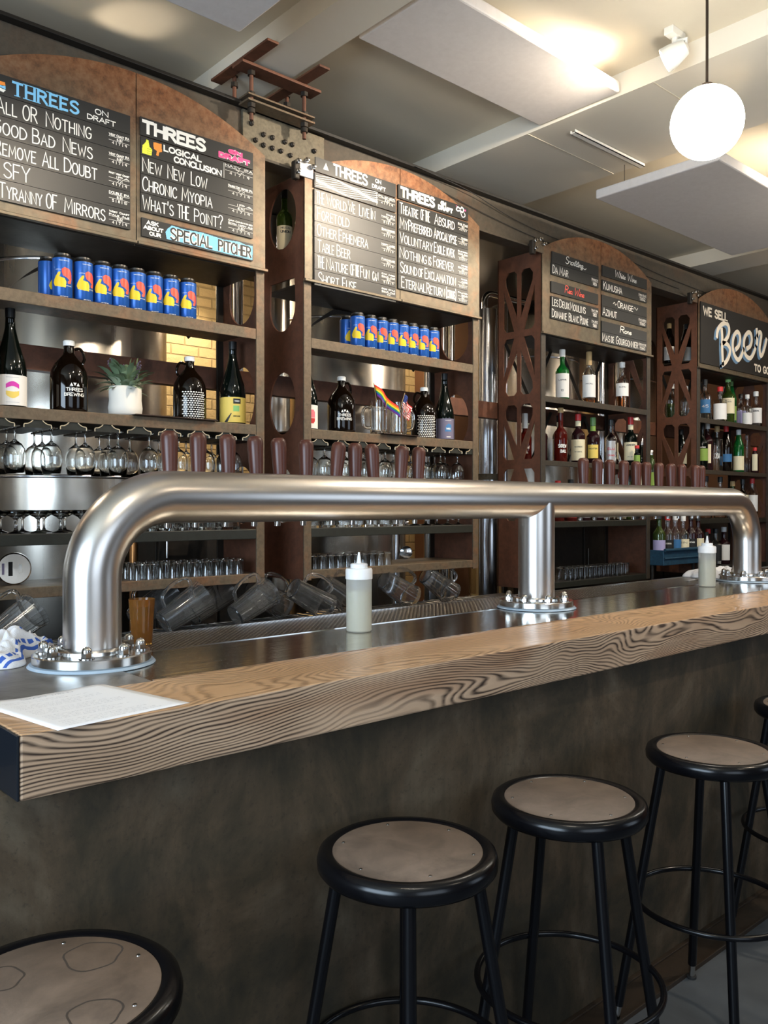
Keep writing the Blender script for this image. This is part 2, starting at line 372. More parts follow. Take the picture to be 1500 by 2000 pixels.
# ------------------------------------------------------------------ lettering: hand-drawn stroke alphabet (0-10 grid, "~" = curved stroke)
GL = {
 'A': (7, ['0,0 3.5,10 7,0', '1.2,3.5 5.8,3.5']), 'B': (6, ['0,0 0,10', '~0,10 4,9.6 5.2,7.6 4,5.5 0,5.3', '~0,5.3 4.8,4.8 6,2.6 4.6,.4 0,0']),
 'C': (6, ['~6,8.4 4.6,10 2,9.6 .2,7 0,4 1,1 3,0 5,.4 6,1.8']), 'D': (6.5, ['0,0 0,10', '~0,10 4,9.2 6.3,6.6 6.5,3.8 4.4,.9 0,0']),
 'E': (5, ['5,10 0,10 0,0 5,0', '0,5.2 4,5.2']), 'F': (5, ['5,10 0,10 0,0', '0,5.2 4,5.2']),
 'G': (6.5, ['~6,8.6 4.6,10 2,9.6 .2,7 0,4 1,1 3,0 5.4,.6 6.4,2.6 6.4,4.6', '6.5,4.6 3.8,4.6']), 'H': (6, ['0,0 0,10', '6,0 6,10', '0,5 6,5']),
 'I': (1, ['.5,0 .5,10']), 'J': (4.5, ['~4,10 4,3 3.4,.6 1.6,0 0,1.6']), 'K': (6, ['0,0 0,10', '5.6,10 0,4.6', '1.6,6 6,0']),
 'L': (4.6, ['0,10 0,0 4.6,0']), 'M': (8, ['0,0 .8,10 4,2.6 7.2,10 8,0']), 'N': (6.4, ['0,0 0,10 6.4,0 6.4,10']),
 'O': (6.4, ['~3.2,10 1,8.9 0,6 0,4 1,1.1 3.2,0 5.4,1.1 6.4,4 6.4,6 5.4,8.9 3.2,10']), 'P': (5.6, ['0,0 0,10', '~0,10 4,9.6 5.6,7.4 4.4,5 0,4.6']),
 'Q': (6.4, ['~3.2,10 1,8.9 0,6 0,4 1,1.1 3.2,0 5.4,1.1 6.4,4 6.4,6 5.4,8.9 3.2,10', '4,2.6 6.8,-.6']), 'R': (6, ['0,0 0,10', '~0,10 4,9.6 5.4,7.6 4.2,5.4 0,5', '2.4,5.2 6,0']),
 'S': (5.6, ['~5.3,8.6 4,9.9 2,9.9 .3,8.4 .6,6.4 2.8,5.2 5,3.9 5.6,2 4.2,.2 2,0 0,1.4']), 'T': (6.4, ['0,10 6.4,10', '3.2,10 3.2,0']),
 'U': (6, ['~0,10 0,4 .6,1.2 3,0 5.4,1.2 6,4 6,10']), 'V': (6.4, ['0,10 3.2,0 6.4,10']), 'W': (9, ['0,10 2.2,0 4.5,7.5 6.8,0 9,10']),
 'X': (6, ['0,0 6,10', '0,10 6,0']), 'Y': (6.2, ['0,10 3.1,4.8 6.2,10', '3.1,4.8 3.1,0']), 'Z': (6, ['0,10 6,10 0,0 6,0']),
 '0': (5, ['~2.5,10 .6,8.6 0,5 .6,1.4 2.5,0 4.4,1.4 5,5 4.4,8.6 2.5,10']), '1': (2, ['0,8 1.4,10 1.4,0']), '2': (5, ['~0,8 1.4,9.9 4,9.6 4.8,7.4 3.4,4.4 0,0', '0,0 5,0']),
 '3': (5, ['~0,9 2.4,10 4.6,8.4 3.8,5.8 2,5.2 4.6,4.4 4.8,1.4 2.4,0 0,1']), '4': (5, ['3.8,0 3.8,10 0,3.4 5,3.4']), '5': (5, ['4.8,10 .6,10 .3,5.6', '~.3,5.6 3,6.2 4.9,4 4.4,1 2,0 0,1']),
 '6': (5, ['~4.4,9.4 1.8,8.6 .2,5 .4,1.8 2.4,0 4.6,1.2 4.8,4 2.8,5.8 .4,4']), '7': (5, ['0,10 5,10 1.6,0']), '8': (5, ['~2.5,5.3 .4,7 .8,9.4 2.5,10 4.2,9.4 4.6,7 2.5,5.3 .2,3.4 .4,.8 2.5,0 4.6,.8 4.8,3.4 2.5,5.3']),
 '9': (5, ['~4.6,6 3,4.4 .6,5.2 .2,8 2.4,10 4.6,8.6 4.8,5 3.6,0']), '?': (5, ['~0,8 1.4,10 4,9.6 4.8,7.4 3,5 2.4,2.8', '2.3,.9 2.3,.1']), "'": (1.4, ['.8,10 .5,7.4']),
 '-': (4, ['.5,5 3.5,5']), '.': (1.2, ['.6,.9 .6,.1']), '%': (5, ['4.6,10 .6,0', '.4,8.8 .8,8.8', '4.2,1.2 4.6,1.2']), '(': (3, ['~2.4,11 .4,8 .4,2 2.4,-1']), ')': (3, ['~.4,11 2.4,8 2.4,2 .4,-1']),
 '|': (1, ['.5,-1 .5,10']), ' ': (3.6, []), '/': (4, ['0,0 4,10']), '&': (6, ['~6,0 1.4,7 2,9.6 4,9.2 3.6,6.6 .4,3.4 .8,.6 3,0 5.6,3.6'])}
# cursive lowercase
SCR = {'a': (5, '~4.4,5.4 2.4,6 .4,4 .4,1 2.4,.2 4.2,3 4.4,5.8 4.2,1 5.4,.4'), 'd': (5, '~4.2,5.2 2.2,6 .3,4 .4,1 2.2,.2 4,3 5,10 4.2,1 5.4,.4'),
 'e': (4.2, '~0,1.6 2.6,3 3.6,4.8 2.4,6 .8,4 1,1 2.6,.2 4.4,1.6'), 'g': (5, '~4.2,5.4 2.2,6 .4,4 .6,1.4 2.4,1 4.4,5.6 3.8,-2 1.6,-3.6 .2,-2 5,1 9,-1 12,2'),
 'h': (5, '~0,1 1.8,7 2.6,10 1.4,10 1,0 1.8,4.6 3.6,6 4.2,4 3.9,.8 5.2,.6'), 'i': (2.4, '~0,1 1.2,5.8 1,1 2.6,.5'), 'k': (5, '~0,1 2,8 2.4,10 1.2,10 1,0 2,4.6 4,5.6 3,3.4 1.8,3.4 4,.2 5.2,.8'),
 'l': (2.6, '~0,1 2,7 2.6,10 1.4,10 .9,4 1.2,.6 2.8,.6'), 'n': (5, '~0,5 .9,5.8 .8,0 1.8,4.8 3.6,6 4,4 3.8,.8 5.2,.6'), 'o': (4.6, '~3.2,5.8 .8,5.2 .3,2 2,.1 4,1.6 4,4.4 2.6,5.8 5,5'),
 'p': (5, '~0,4 1,6 .6,-4 1.2,4.4 3,6 4.3,4 3.6,.8 1,.6 5,.6'), 'r': (4, '~0,1 1.2,6.4 2.6,5.4 2.6,1.6 4.2,.6'), 's': (4, '~0,1 2,6 3.4,3.6 3,.6 .6,.6 4.2,.9'), 't': (3, '~0,1 1.8,9 1.4,1.6 3.2,.6')}
def parse(s):
    cur = s[0] == '~'; p = [tuple(float(q) for q in a.split(',')) for a in s.lstrip('~').split()]
    return smoothp(p, 4) if cur else p
def text_strokes(s, x0, x1, z0, h, small=.78, gap=1.7, script=False, jitter=0):
    """strokes for string s fitted between x0 and x1, baseline z0, capital height h; lowercase = small capitals"""
    out = []; x = 0
    for i, ch in enumerate(s):
        if script and ch in SCR:
            w, st = SCR[ch]; pts = parse(st); out.append([(x + px, py * .75) for px, py in pts]); x += w * .95
            if ch == 'i': out.append([(x - .8, 6.4), (x - .7, 6.9)])
            continue
        k = 1 if (ch.upper() == ch) else small
        w, sts = GL.get(ch.upper(), GL[' '])
        if script: k = 1.1; 
        for st in sts:
            pts = parse(st); jy = (1 - k) * (.9 if k < 1 else 0)
            out.append([(x + px * (k * .9 + .1), py * k + jy + jitter * random.uniform(-.3, .3)) for px, py in pts])
        x += w * (k * .9 + .1) + (gap if not script else .8)
    x -= gap; sx = (x1 - x0) / x
    return [[(x0 + px * sx + (py * h / 10 * .22 if script else 0), z0 + py * h / 10) for px, py in st] for st in out]
def ribbon(mb, pts, w, f, maxseg=None):
    """flat ribbon of width w along a 2D polyline; f maps (u,v) to 3D"""
    P = [Vector(p) for p in pts]
    if len(P) < 2: return
    if maxseg:
        Q = [P[0]]
        for a, b in zip(P, P[1:]):
            n = max(1, int((b - a).length / maxseg) + 1)
            Q += [a + (b - a) * (i / n) for i in range(1, n + 1)]
        P = Q
    closed = (P[0] - P[-1]).length < 1e-6 and len(P) > 3
    L_, R_ = [], []
    for i, p in enumerate(P):
        if closed and i in (0, len(P) - 1): a, b = P[-2], P[1]; d1 = (P[0] - P[-2]).normalized(); d2 = (P[1] - P[0]).normalized()
        else:
            d1 = (p - P[i - 1]).normalized() if i > 0 else (P[1] - p).normalized(); d2 = (P[i + 1] - p).normalized() if i < len(P) - 1 else d1
        t = d1 + d2
        if t.length < .3: t = d2
        t.normalize(); nrm = Vector((-t.y, t.x)); c = max(.55, nrm.dot(Vector((-d2.y, d2.x)))); o = nrm * (w / 2 / c)
        q = p.copy()
        if not closed and i == 0: q = p - d2 * w * .35
        if not closed and i == len(P) - 1: q = p + d1 * w * .35
        L_.append(q + o); R_.append(q - o)
    base = len(mb.v); mb.v += [tuple(f(*q)) for q in L_] + [tuple(f(*q)) for q in R_]; n = len(P)
    for i in range(n - 1): mb.f.append([base + i, base + n + i, base + n + i + 1, base + i + 1]); mb.mi.append(mb.cur)
_ctr = [0]
def flatmap(y): return lambda u, v: (u, y - _ctr[0] * 2.5e-5, v)
def txt(mb, s, x0, x1, z0, h, w, f, maxseg=None, **k):
    for i, st in enumerate(text_strokes(s, x0 + w / 2, x1 - w / 2, z0 + w / 2, h - w, **k)): _ctr[0] = i % 7; ribbon(mb, st, w, f, maxseg)
    _ctr[0] = 0
def cylmap(R, a0, c=(0, 0)): return lambda u, v: (c[0] + (R + _ctr[0] * 2.5e-5) * cos(a0 + u / R), c[1] + (R + _ctr[0] * 2.5e-5) * sin(a0 + u / R), v)
def inpoly(x, y, P):
    r = False; j = len(P) - 1
    for i in range(len(P)):
        if (P[i][1] > y) != (P[j][1] > y) and x < (P[j][0] - P[i][0]) * (y - P[i][1]) / (P[j][1] - P[i][1] + 1e-12) + P[i][0]: r = not r
        j = i
    return r
def fillpoly(mb, P, f, cell):
    xs = [p[0] for p in P]; ys = [p[1] for p in P]; x = min(xs)
    while x < max(xs):
        y = min(ys); run = None
        while y < max(ys) + cell:
            ins = inpoly(x + cell / 2, y + cell / 2, P)
            if ins and run is None: run = y
            if not ins and run is not None:
                b = len(mb.v); mb.v += [tuple(f(x, run)), tuple(f(x + cell, run)), tuple(f(x + cell, y)), tuple(f(x, y))]; mb.f.append([b, b + 1, b + 2, b + 3]); mb.mi.append(mb.cur); run = None
            y += cell
        x += cell
def flatobj(mb, name, m, parent): mb.flat = True; return mb.build(name, m, parent)

# ================================================================== SETTING
CEIL = 3.35
struct(MB().box(-3, 9.5, -2.5, 5.3, -.1, 0).build('floor', M['floor']))
struct(MB().box(-3, 9.5, -2.5, 5.3, CEIL, CEIL + .12).build('ceiling', M['ceiling']))
struct(MB().box(-3, 5.0, 5.2, 5.35, 0, CEIL).build('wall_back', M['brick']))
struct(MB().box(5.0, 9.5, 5.05, 5.35, 0, CEIL).build('wall_back_right', M['wallwarm']))
struct(MB().box(-3, 9.4, 3.45, 5.2, 3.05, 3.15).build('ceiling_shade_slab', M['black']))  # black slab added out of sight to keep the tank room dim
struct(MB().box(9.4, 9.55, -2.5, 5.2, 0, CEIL).build('wall_right', M['wallwarm']))
# walls with window openings
def wall_holes(name, outer, holes, mtx, m): return struct(pobj(name, outer, holes, .14, mtx, m))
MX = Matrix(((0, 0, 1, -2.97), (1, 0, 0, 0), (0, 1, 0, 0), (0, 0, 0, 1)))     # (y,z)->left wall plane
MY = Matrix(((1, 0, 0, 0), (0, 0, 1, -2.47), (0, 1, 0, 0), (0, 0, 0, 1)))     # (x,z)->front wall plane
rect = lambda a, b, c, d: [(a, c), (b, c), (b, d), (a, d)]
wall_holes('wall_left', rect(-2.4, 5.2, 0, CEIL), [rect(-1.3, 1.7, .75, 2.75)], MX, M['wall'])
wall_holes('wall_front', rect(-2.9, 9.4, 0, CEIL), [rect(-1.1, 1.3, .95, 2.75), rect(4.0, 6.4, .95, 2.75)], MY, M['wall'])
def window(n, a, b, c, d, mtx):
    holes = []; w = (b - a - .05) / 3
    for i in range(3):
        holes.append(rect(a + .05 + i * w, a + i * w + w, c + .05, (c + d) / 2 - .02)); holes.append(rect(a + .05 + i * w, a + i * w + w, (c + d) / 2 + .02, d - .05))
    struct(pobj('window_%d' % n, rect(a, b, c, d), holes, .05, mtx, M['black']))
window(1, -1.3, 1.7, .75, 2.75, MX); window(2, -1.1, 1.3, .95, 2.75, MY); window(3, 4.0, 6.4, .95, 2.75, MY)
struct(MB().box(1.92, 2.12, -2.4, 5.2, 3.25, CEIL).build('trim_1', M['beam']))
struct(MB().box(3.297, 4.046, -2.4, 5.2, 3.25, CEIL).build('trim_2', M['beam']))
struct(MB().box(6.05, 6.4, -2.4, 5.2, 3.25, CEIL).build('trim_3', M['beam']))
# seams of the boxed-in soffit
for y in (2.63, 1.95): struct(MB().box(3.30, 4.043, y, y + .006, 3.2475, 3.2495).build('trim_4' if y > 2 else 'trim_5', M['ceiling']))

# ================================================================== CEILING THINGS
for (x0, x1, y0, y1, z, lab) in ((.35, 1.625, 1.35, 2.585, 3.1, 'pale acoustic panel hanging at the top left, left of the bracketed beam'),
                                (2.15, 3.29, 2.11, 2.555, 3.26, 'long pale acoustic panel tight under the ceiling, between beam and spotlight'),
                                (3.862, 5.4, 1.937, 2.626, 3.066, 'pale acoustic panel hanging behind the lit globe on the right')):
    t = thing('acoustic_panel', lab, 'ceiling panel', (x0, y0, z))
    MB().box(0, x1 - x0, 0, y1 - y0, 0, .05).build('panel', M['acoustic'], t, bevel=.008)
    w = MB()
    for (a, b) in ((.12, .1), (x1 - x0 - .12, .1), (.12, y1 - y0 - .1), (x1 - x0 - .12, y1 - y0 - .1)):
        w.tube([(a, b, .045), (a, b, (3.25 if 3.29 < x0 + a < 4.05 else CEIL) - z)], .0015, 6)
    w.build('hanging_wire', M['stem'], t)
t = thing('pendant_lamp', 'lit white globe pendant lamp on a thin dark stem over the bar', 'lamp', (2.85, 1.477, 2.78))
gp = [(.124 * sin(pi * i / 24) + (1e-7 if i in (0, 24) else 0), -.124 * cos(pi * i / 24)) for i in range(25)]
MB().lathe(gp, 48).build('glass_globe', M['globe'], t, True, angle=180)
MB().tube([(0, 0, .118), (0, 0, .57)], .005, 10).build('stem', M['stem'], t)
MB().lathe([(.02, .118), (.02, .135), (.006, .14)], 20).build('cap', M['stem'], t, True)
MB().lathe([(.055, .545), (.055, .57)], 28).build('canopy', M['stem'], t, True)
# further globes of the same row, out of the frame but mirrored in the steel
for (x, y, lb) in ((.55, .2, 'leftmost'), (4.9, 1.3, 'middle one'), (6.9, 1.4, 'rightmost')):
    g = copy_tree(t, (x, y, 2.78), 0, 'lit white globe pendant lamp outside the frame, %s of the row' % lb)

def track_light(x, y, z, tgt, label, power, ang=60, zc=None):
    """spotlight head on a ceiling mount aimed at tgt"""
    t = thing('track_spotlight', label, 'spotlight', (x, y, z))
    d = (Vector(tgt) - Vector((x, y, z))).normalized(); q = d.to_track_quat('Z', 'Y').to_matrix().to_4x4()
    top = (zc or (3.25 if 3.29 < x < 4.05 else CEIL)) - z
    b = MB().box(-.05, .05, -.02, .02, top - .03, top); b.tube([(0, 0, top - .03), (0, 0, .04)], .012, 12); b.build('mount', M['white_fix'], t, bevel=.002)
    MB().tube([(0, 0, .05), Vector((0, 0, .03)) - d * .05, -d * .045], .009, 10).build('arm', M['white_fix'], t, True)
    MB().lathe([(.012, -.055), (.03, -.045), (.045, 0), (.05, .045), (.046, .045), (.04, 0), (.02, -.03), (.001, -.035)], 28, mtx=q).build('lamp_head', M['white_fix'], t, True)
    MB().lathe([(.0001, .02), (.044, .02)], 24, mtx=q).build('lamp_face', M['lampglow'], t)
    p = Vector((x, y, z)) + d * .06
    spot('spotlight_beam', p, tgt, power, WARM2, ang, .7, .035)
track_light(3.17, 1.78, 3.255, (2.6, 3, 2.6), 'white spotlight on the ceiling beside the big acoustic panel', 78, 120)
track_light(1.55, .9, 3.2, (1.3, 3, 2.7), 'white ceiling spotlight out of the frame above the left boards', 85, 62)
track_light(3.6, 1.5, 3.12, (2.85, 3, 2.3), 'white ceiling spotlight out of the frame aimed at the middle boards', 45, 60)
track_light(4.7, 1.45, 3.22, (4.6, 3, 2.5), 'white ceiling spotlight out of the frame aimed at the wine boards', 75, 120)
track_light(6.4, .9, 3.15, (6.1, 3, 2.4), 'white ceiling spotlight out of the frame aimed at the bottle shelves', 28, 60)
track_light(.3, .3, 3.2, (1.0, 1.9, 1.1), 'white ceiling spotlight out of the frame aimed at the bar top', 14, 60)
track_light(3.4, .2, 3.1, (3.2, 1.7, 1.07), 'white ceiling spotlight out of the frame aimed at the timber', 60, 75)
track_light(2.3, -.6, 3.2, (1.9, 1.1, .7), 'white ceiling spotlight out of the frame aimed at the stools', 12, 70)
# unseen strip added to brighten the ceiling bay beside the panel
t = thing('ceiling_fill_strip', 'slim added uplight hidden on top of the long acoustic panel', 'lamp', (2.9, 2.3, 3.296))
MB().box(-.3, .3, -.02, .02, 0, .015).build('housing', M['white_fix'], t)
MB().box(-.29, .29, -.012, .012, .015, .018).build('lit_strip', M['stripglow'], t)
# unseen lamp added behind the shelves to throw light patches on the ceiling
track_light(1.2, 3.62, 2.75, (1.50, 3.18, 3.35), 'added unseen lamp behind the leftmost unit throwing light patches on the ceiling', 14, 24, 3.05)
# dull metal channel screwed under the soffit
t = thing('ceiling_channel', 'thin cream metal channel fixed under the ceiling behind the globe', 'channel', (3.42, 2.44, 3.23))
MB().box(0, .62, 0, .03, 0, .004).box(0, .62, 0, .003, 0, .016).box(0, .62, .027, .03, 0, .016).build('channel', M['white_fix'], t)

# ================================================================== GIRDER
t = thing('steel_girder', 'long rusty steel girder above the shelf units', 'girder')
g = MB().box(-2, 9.3, 3.06, 3.08, 2.905, 3.098); g.build('web', M['girder'], t)
MB().box(-2, 9.3, 3.02, 3.2, 3.098, 3.112).build('top_flange', M['black'], t, bevel=.002)  # black colour carries the dark edge and the shadow underneath
MB().box(-2, 9.3, 3.025, 3.12, 2.893, 2.905).build('bottom_flange', M['girder'], t, bevel=.002)
MB().box(1.93, 2.36, 3.045, 3.06, 2.91, 3.092).build('splice_plate', M['plate'], t, bevel=.002)
for (x, z) in [(1.97, 3.02), (2.03, 2.99), (2.075, 2.99), (2.14, 2.99), (2.18, 2.99), (2.30, 2.995), (1.99, 2.955), (2.03, 2.945), (2.075, 2.945), (2.12, 2.945), (2.17, 2.94), (2.26, 2.94), (2.33, 2.95)]:
    b = MB().lathe([(.011, 0), (.0105, .008), (.006, .012), (.006, .016), (.0001, .017)], 10, mtx=Matrix.Translation((x, 3.045, z + .02)) @ Matrix.Rotation(radians(90), 4, 'X')); b.build('bolt', M['steel_dark'], t, True)
# threaded-rod bracket
t = thing('hanger_bracket', 'rusty bracket of plates and threaded rods gripping the ceiling beam', 'bracket', (0, 0, 0))
MB().box(1.86, 2.26, 2.935, 3.015, 3.222, 3.234).build('cross_plate', M['steel_side'], t, bevel=.002)
MB().box(1.862, 1.915, 2.76, 3.19, 3.236, 3.246).build('clamp_bar', M['steel_side'], t, bevel=.002)
MB().box(2.13, 2.185, 2.78, 3.19, 3.236, 3.246).build('clamp_bar', M['steel_side'], t, bevel=.002)
MB().box(1.9, 2.24, 2.955, 3.03, 3.089, 3.0975).build('grip_bar', M['steel_edge'], t, bevel=.001)
MB().box(1.9, 2.24, 2.955, 3.03, 3.1125, 3.120).build('grip_bar', M['steel_edge'], t, bevel=.001)
for x in (1.93, 2.2):
    for y in (2.98, 3.11):
        z0 = 3.02 if y < 3 else 3.1125
        MB().tube([(x, y, z0), (x, y, 3.275)], .0085, 10).build('threaded_rod', M['steel_side'], t, True)
        N_ = [(.017, 3.203, 3.221, 6), (.016, 3.247, 3.262, 6)]
        if y < 3: N_ += [(.018, 3.07, 3.088, 6), (.016, 3.048, 3.066, 12), (.018, 3.1205, 3.134, 6)]
        for (r, a, b, k) in N_: MB().lathe([(r, a), (r, b)], k, (x, y, 0)).build('nut', M['steel_dark'], t)
for (x, lab) in ((2.20, 'greasy steel beam clamp with grey plate between the two left units'), (3.83, 'steel beam clamp under the girder above the third shelf unit'), (5.58, 'steel beam clamp under the girder above the fourth shelf unit')):
    t = thing('beam_clamp', lab, 'clamp', (x, 2.99, 2.86))
    MB().box(-.02, .055, -.005, .001, .0, .065).build('clamp_plate', M['silver'] if x < 3 else M['steel_edge'], t, bevel=.003)
    MB().box(-.05, -.022, -.01, .02, -.02, .06).build('clamp_jaw', M['steel_dark'], t, bevel=.006)
    for k, (a, b) in enumerate(((-.036, .055), (.045, .05), (-.036, .012), (.01, .07))):
        MB().lathe([(.011, 0), (.011, .012), (.006, .014), (.006, .024), (.0001, .025)], 12, mtx=Matrix.Translation((a, -.008, b)) @ Matrix.Rotation(radians(90), 4, 'X')).build('bolt', M['nut'], t, True)
def cable(pts, r, m, label): tag(MB().tube(smoothp(pts, 6), r, 8).build('cable', m, None, True), label, 'cable')
cable([(2.9, 3.014, 3.10), (3.3, 3.03, 3.085), (3.7, 3.05, 3.03), (4.2, 3.05, 3.0), (4.7, 3.05, 3.03), (5.3, 3.05, 3.0), (6.2, 3.05, 2.98)], .002, M['rubber'], 'thin black cable sagging along the girder')
cable([(3.0, 3.052, 3.06), (3.5, 3.052, 3.0), (4.0, 3.052, 2.965), (4.7, 3.052, 2.97), (5.5, 3.052, 2.95)], .002, M['rubber'], 'second thin cable lower on the girder face')
cable([(1.98, 3.25, 3.113), (2.06, 3.21, 3.19), (2.17, 3.2, 3.2), (2.22, 3.22, 3.15), (2.2, 3.24, 3.09)], .003, M['rubber'], 'black looped cable behind the rusty bracket')

# ================================================================== SHELF UNITS
YF, YB = 3.0, 3.32
def oval(cx, cz, rx, rz, n=28): return [(cx + rx * cos(2 * pi * i / n), cz + rz * sin(2 * pi * i / n)) for i in range(n)]
def side_ovals():
    c = 3.16
    h = [oval(c, 2.72, .105, .135), [(3.065, 2.44), (3.255, 2.44)] + arc(c, 2.33, .1, 0, -180, 16, .115), oval(c, 1.89, .10, .14), oval(c, 1.475, .095, .125)]
    return h
def side_truss():
    h = []; c = 3.16; w = .115; g = .013; gd = .016
    for (z0, z1, up) in ((2.45, 2.80, 1), (2.075, 2.41, -1), (1.70, 2.02, 1), (1.34, 1.645, -1)):
        # inner pair narrows towards the node; outer pair fills the other corner
        for s in (-1, 1):
            if up > 0: A, B = z0, z1
            else: A, B = z1, z0
            k = 1 if B > A else -1
            inner = [(c + s * g, A + k * .07), (c + s * g, B - k * .02), (c + s * (g + .02), B), (c + s * (w - .035), B), (c + s * (w - .012), B - k * .03), (c + s * (w - .014), B - k * .07)]
            outer = [(c + s * (g + .022), A), (c + s * (w - .02), A), (c + s * w, A + k * .025), (c + s * w, B - k * .10)]
            h += [inner, outer]
    return h
def unit(n, x0, x1, kind, shelves, zb, label, ztop=2.888):
    t = thing('shelf_unit', label, 'shelf unit', (x0, YF, 0))
    w = x1 - x0; D = YB - YF
    MS = lambda x: Matrix(((0, 0, 1, x), (1, 0, 0, -YF), (0, 1, 0, 0), (0, 0, 0, 1)))
    holes = side_ovals() if kind == 'oval' else side_truss()
    for x in (.004, w - .004):
        pobj('side_panel', rect(YF + .004, YB, zb, ztop), holes, .008, MS(x), M['steel_side'], t, .001)
    for x in (0, w - .04):
        MB().box(x, x + .04, -.004, .004, zb, 2.416).build('front_post', M['steel_edge' if kind == 'oval' else 'steel_slate'], t, bevel=.0015)
        MB().box(x, x + .04, D - .008, D, zb, 2.89).build('rear_post', M['steel_dark'], t, bevel=.0015)
    for i, (zt, th, m, lip) in enumerate(shelves):
        b = MB().box(.012, w - .012, .0045, D - .01, zt - .006, zt)
        b.build('shelf', M['steel_dark'] if m != 'edge' else M['steel_edge'], t)
        MB().box(.041, w - .041, -.003, .004, zt - th, zt).build('shelf_lip', M['steel_' + m], t, bevel=.002)
    # rear bracing
    if kind == 'oval':
        for s in (0, 1):
            pts = [(w / 2 + .02, 2.42), (w / 2 + .14, 2.40), (w * .5 + .30, 2.30), (w * .5 + .42, 2.18)]
            pts = [(x if s == 0 else w - x, z) for x, z in pts]
            sm = smoothp(pts, 5); L_ = [(x + (.03), z + .028) for x, z in sm]; R_ = [(x - .03, z - .028) for x, z in sm]
            pobj('rear_brace', L_ + R_[::-1], [], .006, Matrix(((1, 0, 0, 0), (0, 0, 1, D - .014), (0, 1, 0, 0), (0, 0, 0, 1))), M['steel_dark'], t)
    else:
        for (a, b, c, d) in ((.62, 2.41, .86, 2.07), (1.05, 2.41, .86, 2.07), (.05, 2.41, .3, 2.07), (.5, 2.41, .3, 2.07), (.5, 2.02, .3, 1.7), (.86, 2.02, 1.08, 1.7), (.86, 2.02, .66, 1.7)):
            MB().tube([(a, D - .012, b), (c, D - .012, d)], .013, 4).build('rear_brace', M['steel_dark'], t)
    # arched sign plates, two halves with a lower lip
    zc, zk, zp = 2.42, 2.895, 3.048; hw = w / 2; sag = zp - zk; R = (hw * hw + sag * sag) / (2 * sag)
    def az(x): return zp - R + math.sqrt(R * R - (x - hw) ** 2)
    for s in (0, 1):
        a, b = (0, hw - .002) if s == 0 else (hw + .002, w)
        top = [(a + (b - a) * i / 14, az(a + (b - a) * i / 14)) for i in range(15)]
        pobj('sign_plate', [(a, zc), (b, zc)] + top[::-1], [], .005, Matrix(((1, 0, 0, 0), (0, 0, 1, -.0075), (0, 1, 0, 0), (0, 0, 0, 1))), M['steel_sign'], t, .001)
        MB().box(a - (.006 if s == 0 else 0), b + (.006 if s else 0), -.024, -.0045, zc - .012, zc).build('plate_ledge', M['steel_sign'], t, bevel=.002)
    MB().box(.01, w - .01, .004, D - .01, 2.405, 2.413).build('sign_box_floor', M['steel_dark'], t)
    return t
SH12 = [(2.168, .045, 'edge', 0), (1.767, .042, 'edge', 0), (1.33, .04, 'green', 0), (1.145, .038, 'edge', 0)]
SH34 = [(2.06, .035, 'slate', 0), (1.69, .03, 'slate', 0), (1.338, .035, 'green', 0), (.985, .035, 'green', 0)]
u1 = unit(1, .854, 2.004, 'oval', SH12 + [(2.5, .01, 'dark', 0)], 1.10, 'leftmost hanging rusty shelf unit with eight cans on top and a plant below')
u2 = unit(2, 2.21, 3.345, 'oval', SH12 + [(2.585, .01, 'dark', 0)], 1.10, 'second hanging rusty shelf unit, its side panel cut with ovals')
u3 = unit(3, 3.878, 5.034, 'truss', SH34, .95, 'third rusty shelf unit with truss cut-outs under the wine menu')
u4 = unit(4, 5.657, 6.81, 'truss', SH34 + [(2.47, .01, 'dark', 0)], .95, 'rightmost rusty shelf unit under the large lettered beer sign')
# glass rails under shelf two of both left units
SLOTS = [.151 + .1255 * i for i in range(8)]
for t, sh in ((u1, 0), (u2, 0)):
    edges = [.151 - .1255 / 2 + .1255 * i for i in range(9)]
    for x in edges:
        b = MB().box(x - .046, x + .046, .006, .30, 1.699, 1.7015)
        b.box(x - .046, x - .0435, .006, .30, 1.7015, 1.706).box(x + .0435, x + .046, .006, .30, 1.7015, 1.706)
        b.box(x - .02, x + .02, .006, .30, 1.7015, 1.7605)
        b.build('glass_rail', M['steel_dark'], t)
        for s in (-1, 1):
            MB().tube(smoothp([(x + s * .014, .0, 1.7285), (x + s * .022, 0, 1.719), (x + s * .034, 0, 1.712), (x + s * .046, 0, 1.710), (x + s * .047, 0, 1.6985)], 3), .002, 6).build('rail_hook', M['hook'], t, True)
        lp = [(x - .047, 1.6985), (x + .047, 1.6985), (x + .046, 1.709), (x + .03, 1.713), (x + .014, 1.728), (x - .014, 1.728), (x - .03, 1.713), (x - .046, 1.709)]
        pobj('rail_end', lp, [], .003, Matrix(((1, 0, 0, 0), (0, 0, 1, .0035), (0, 1, 0, 0), (0, 0, 0, 1))), M['steel_green'], t)
    MB().box(.041, (1.15 if t is u1 else 1.135) - .041, -.0005, .0038, 1.7255, 1.745).build('rail_plate', M['steel_green'], t)
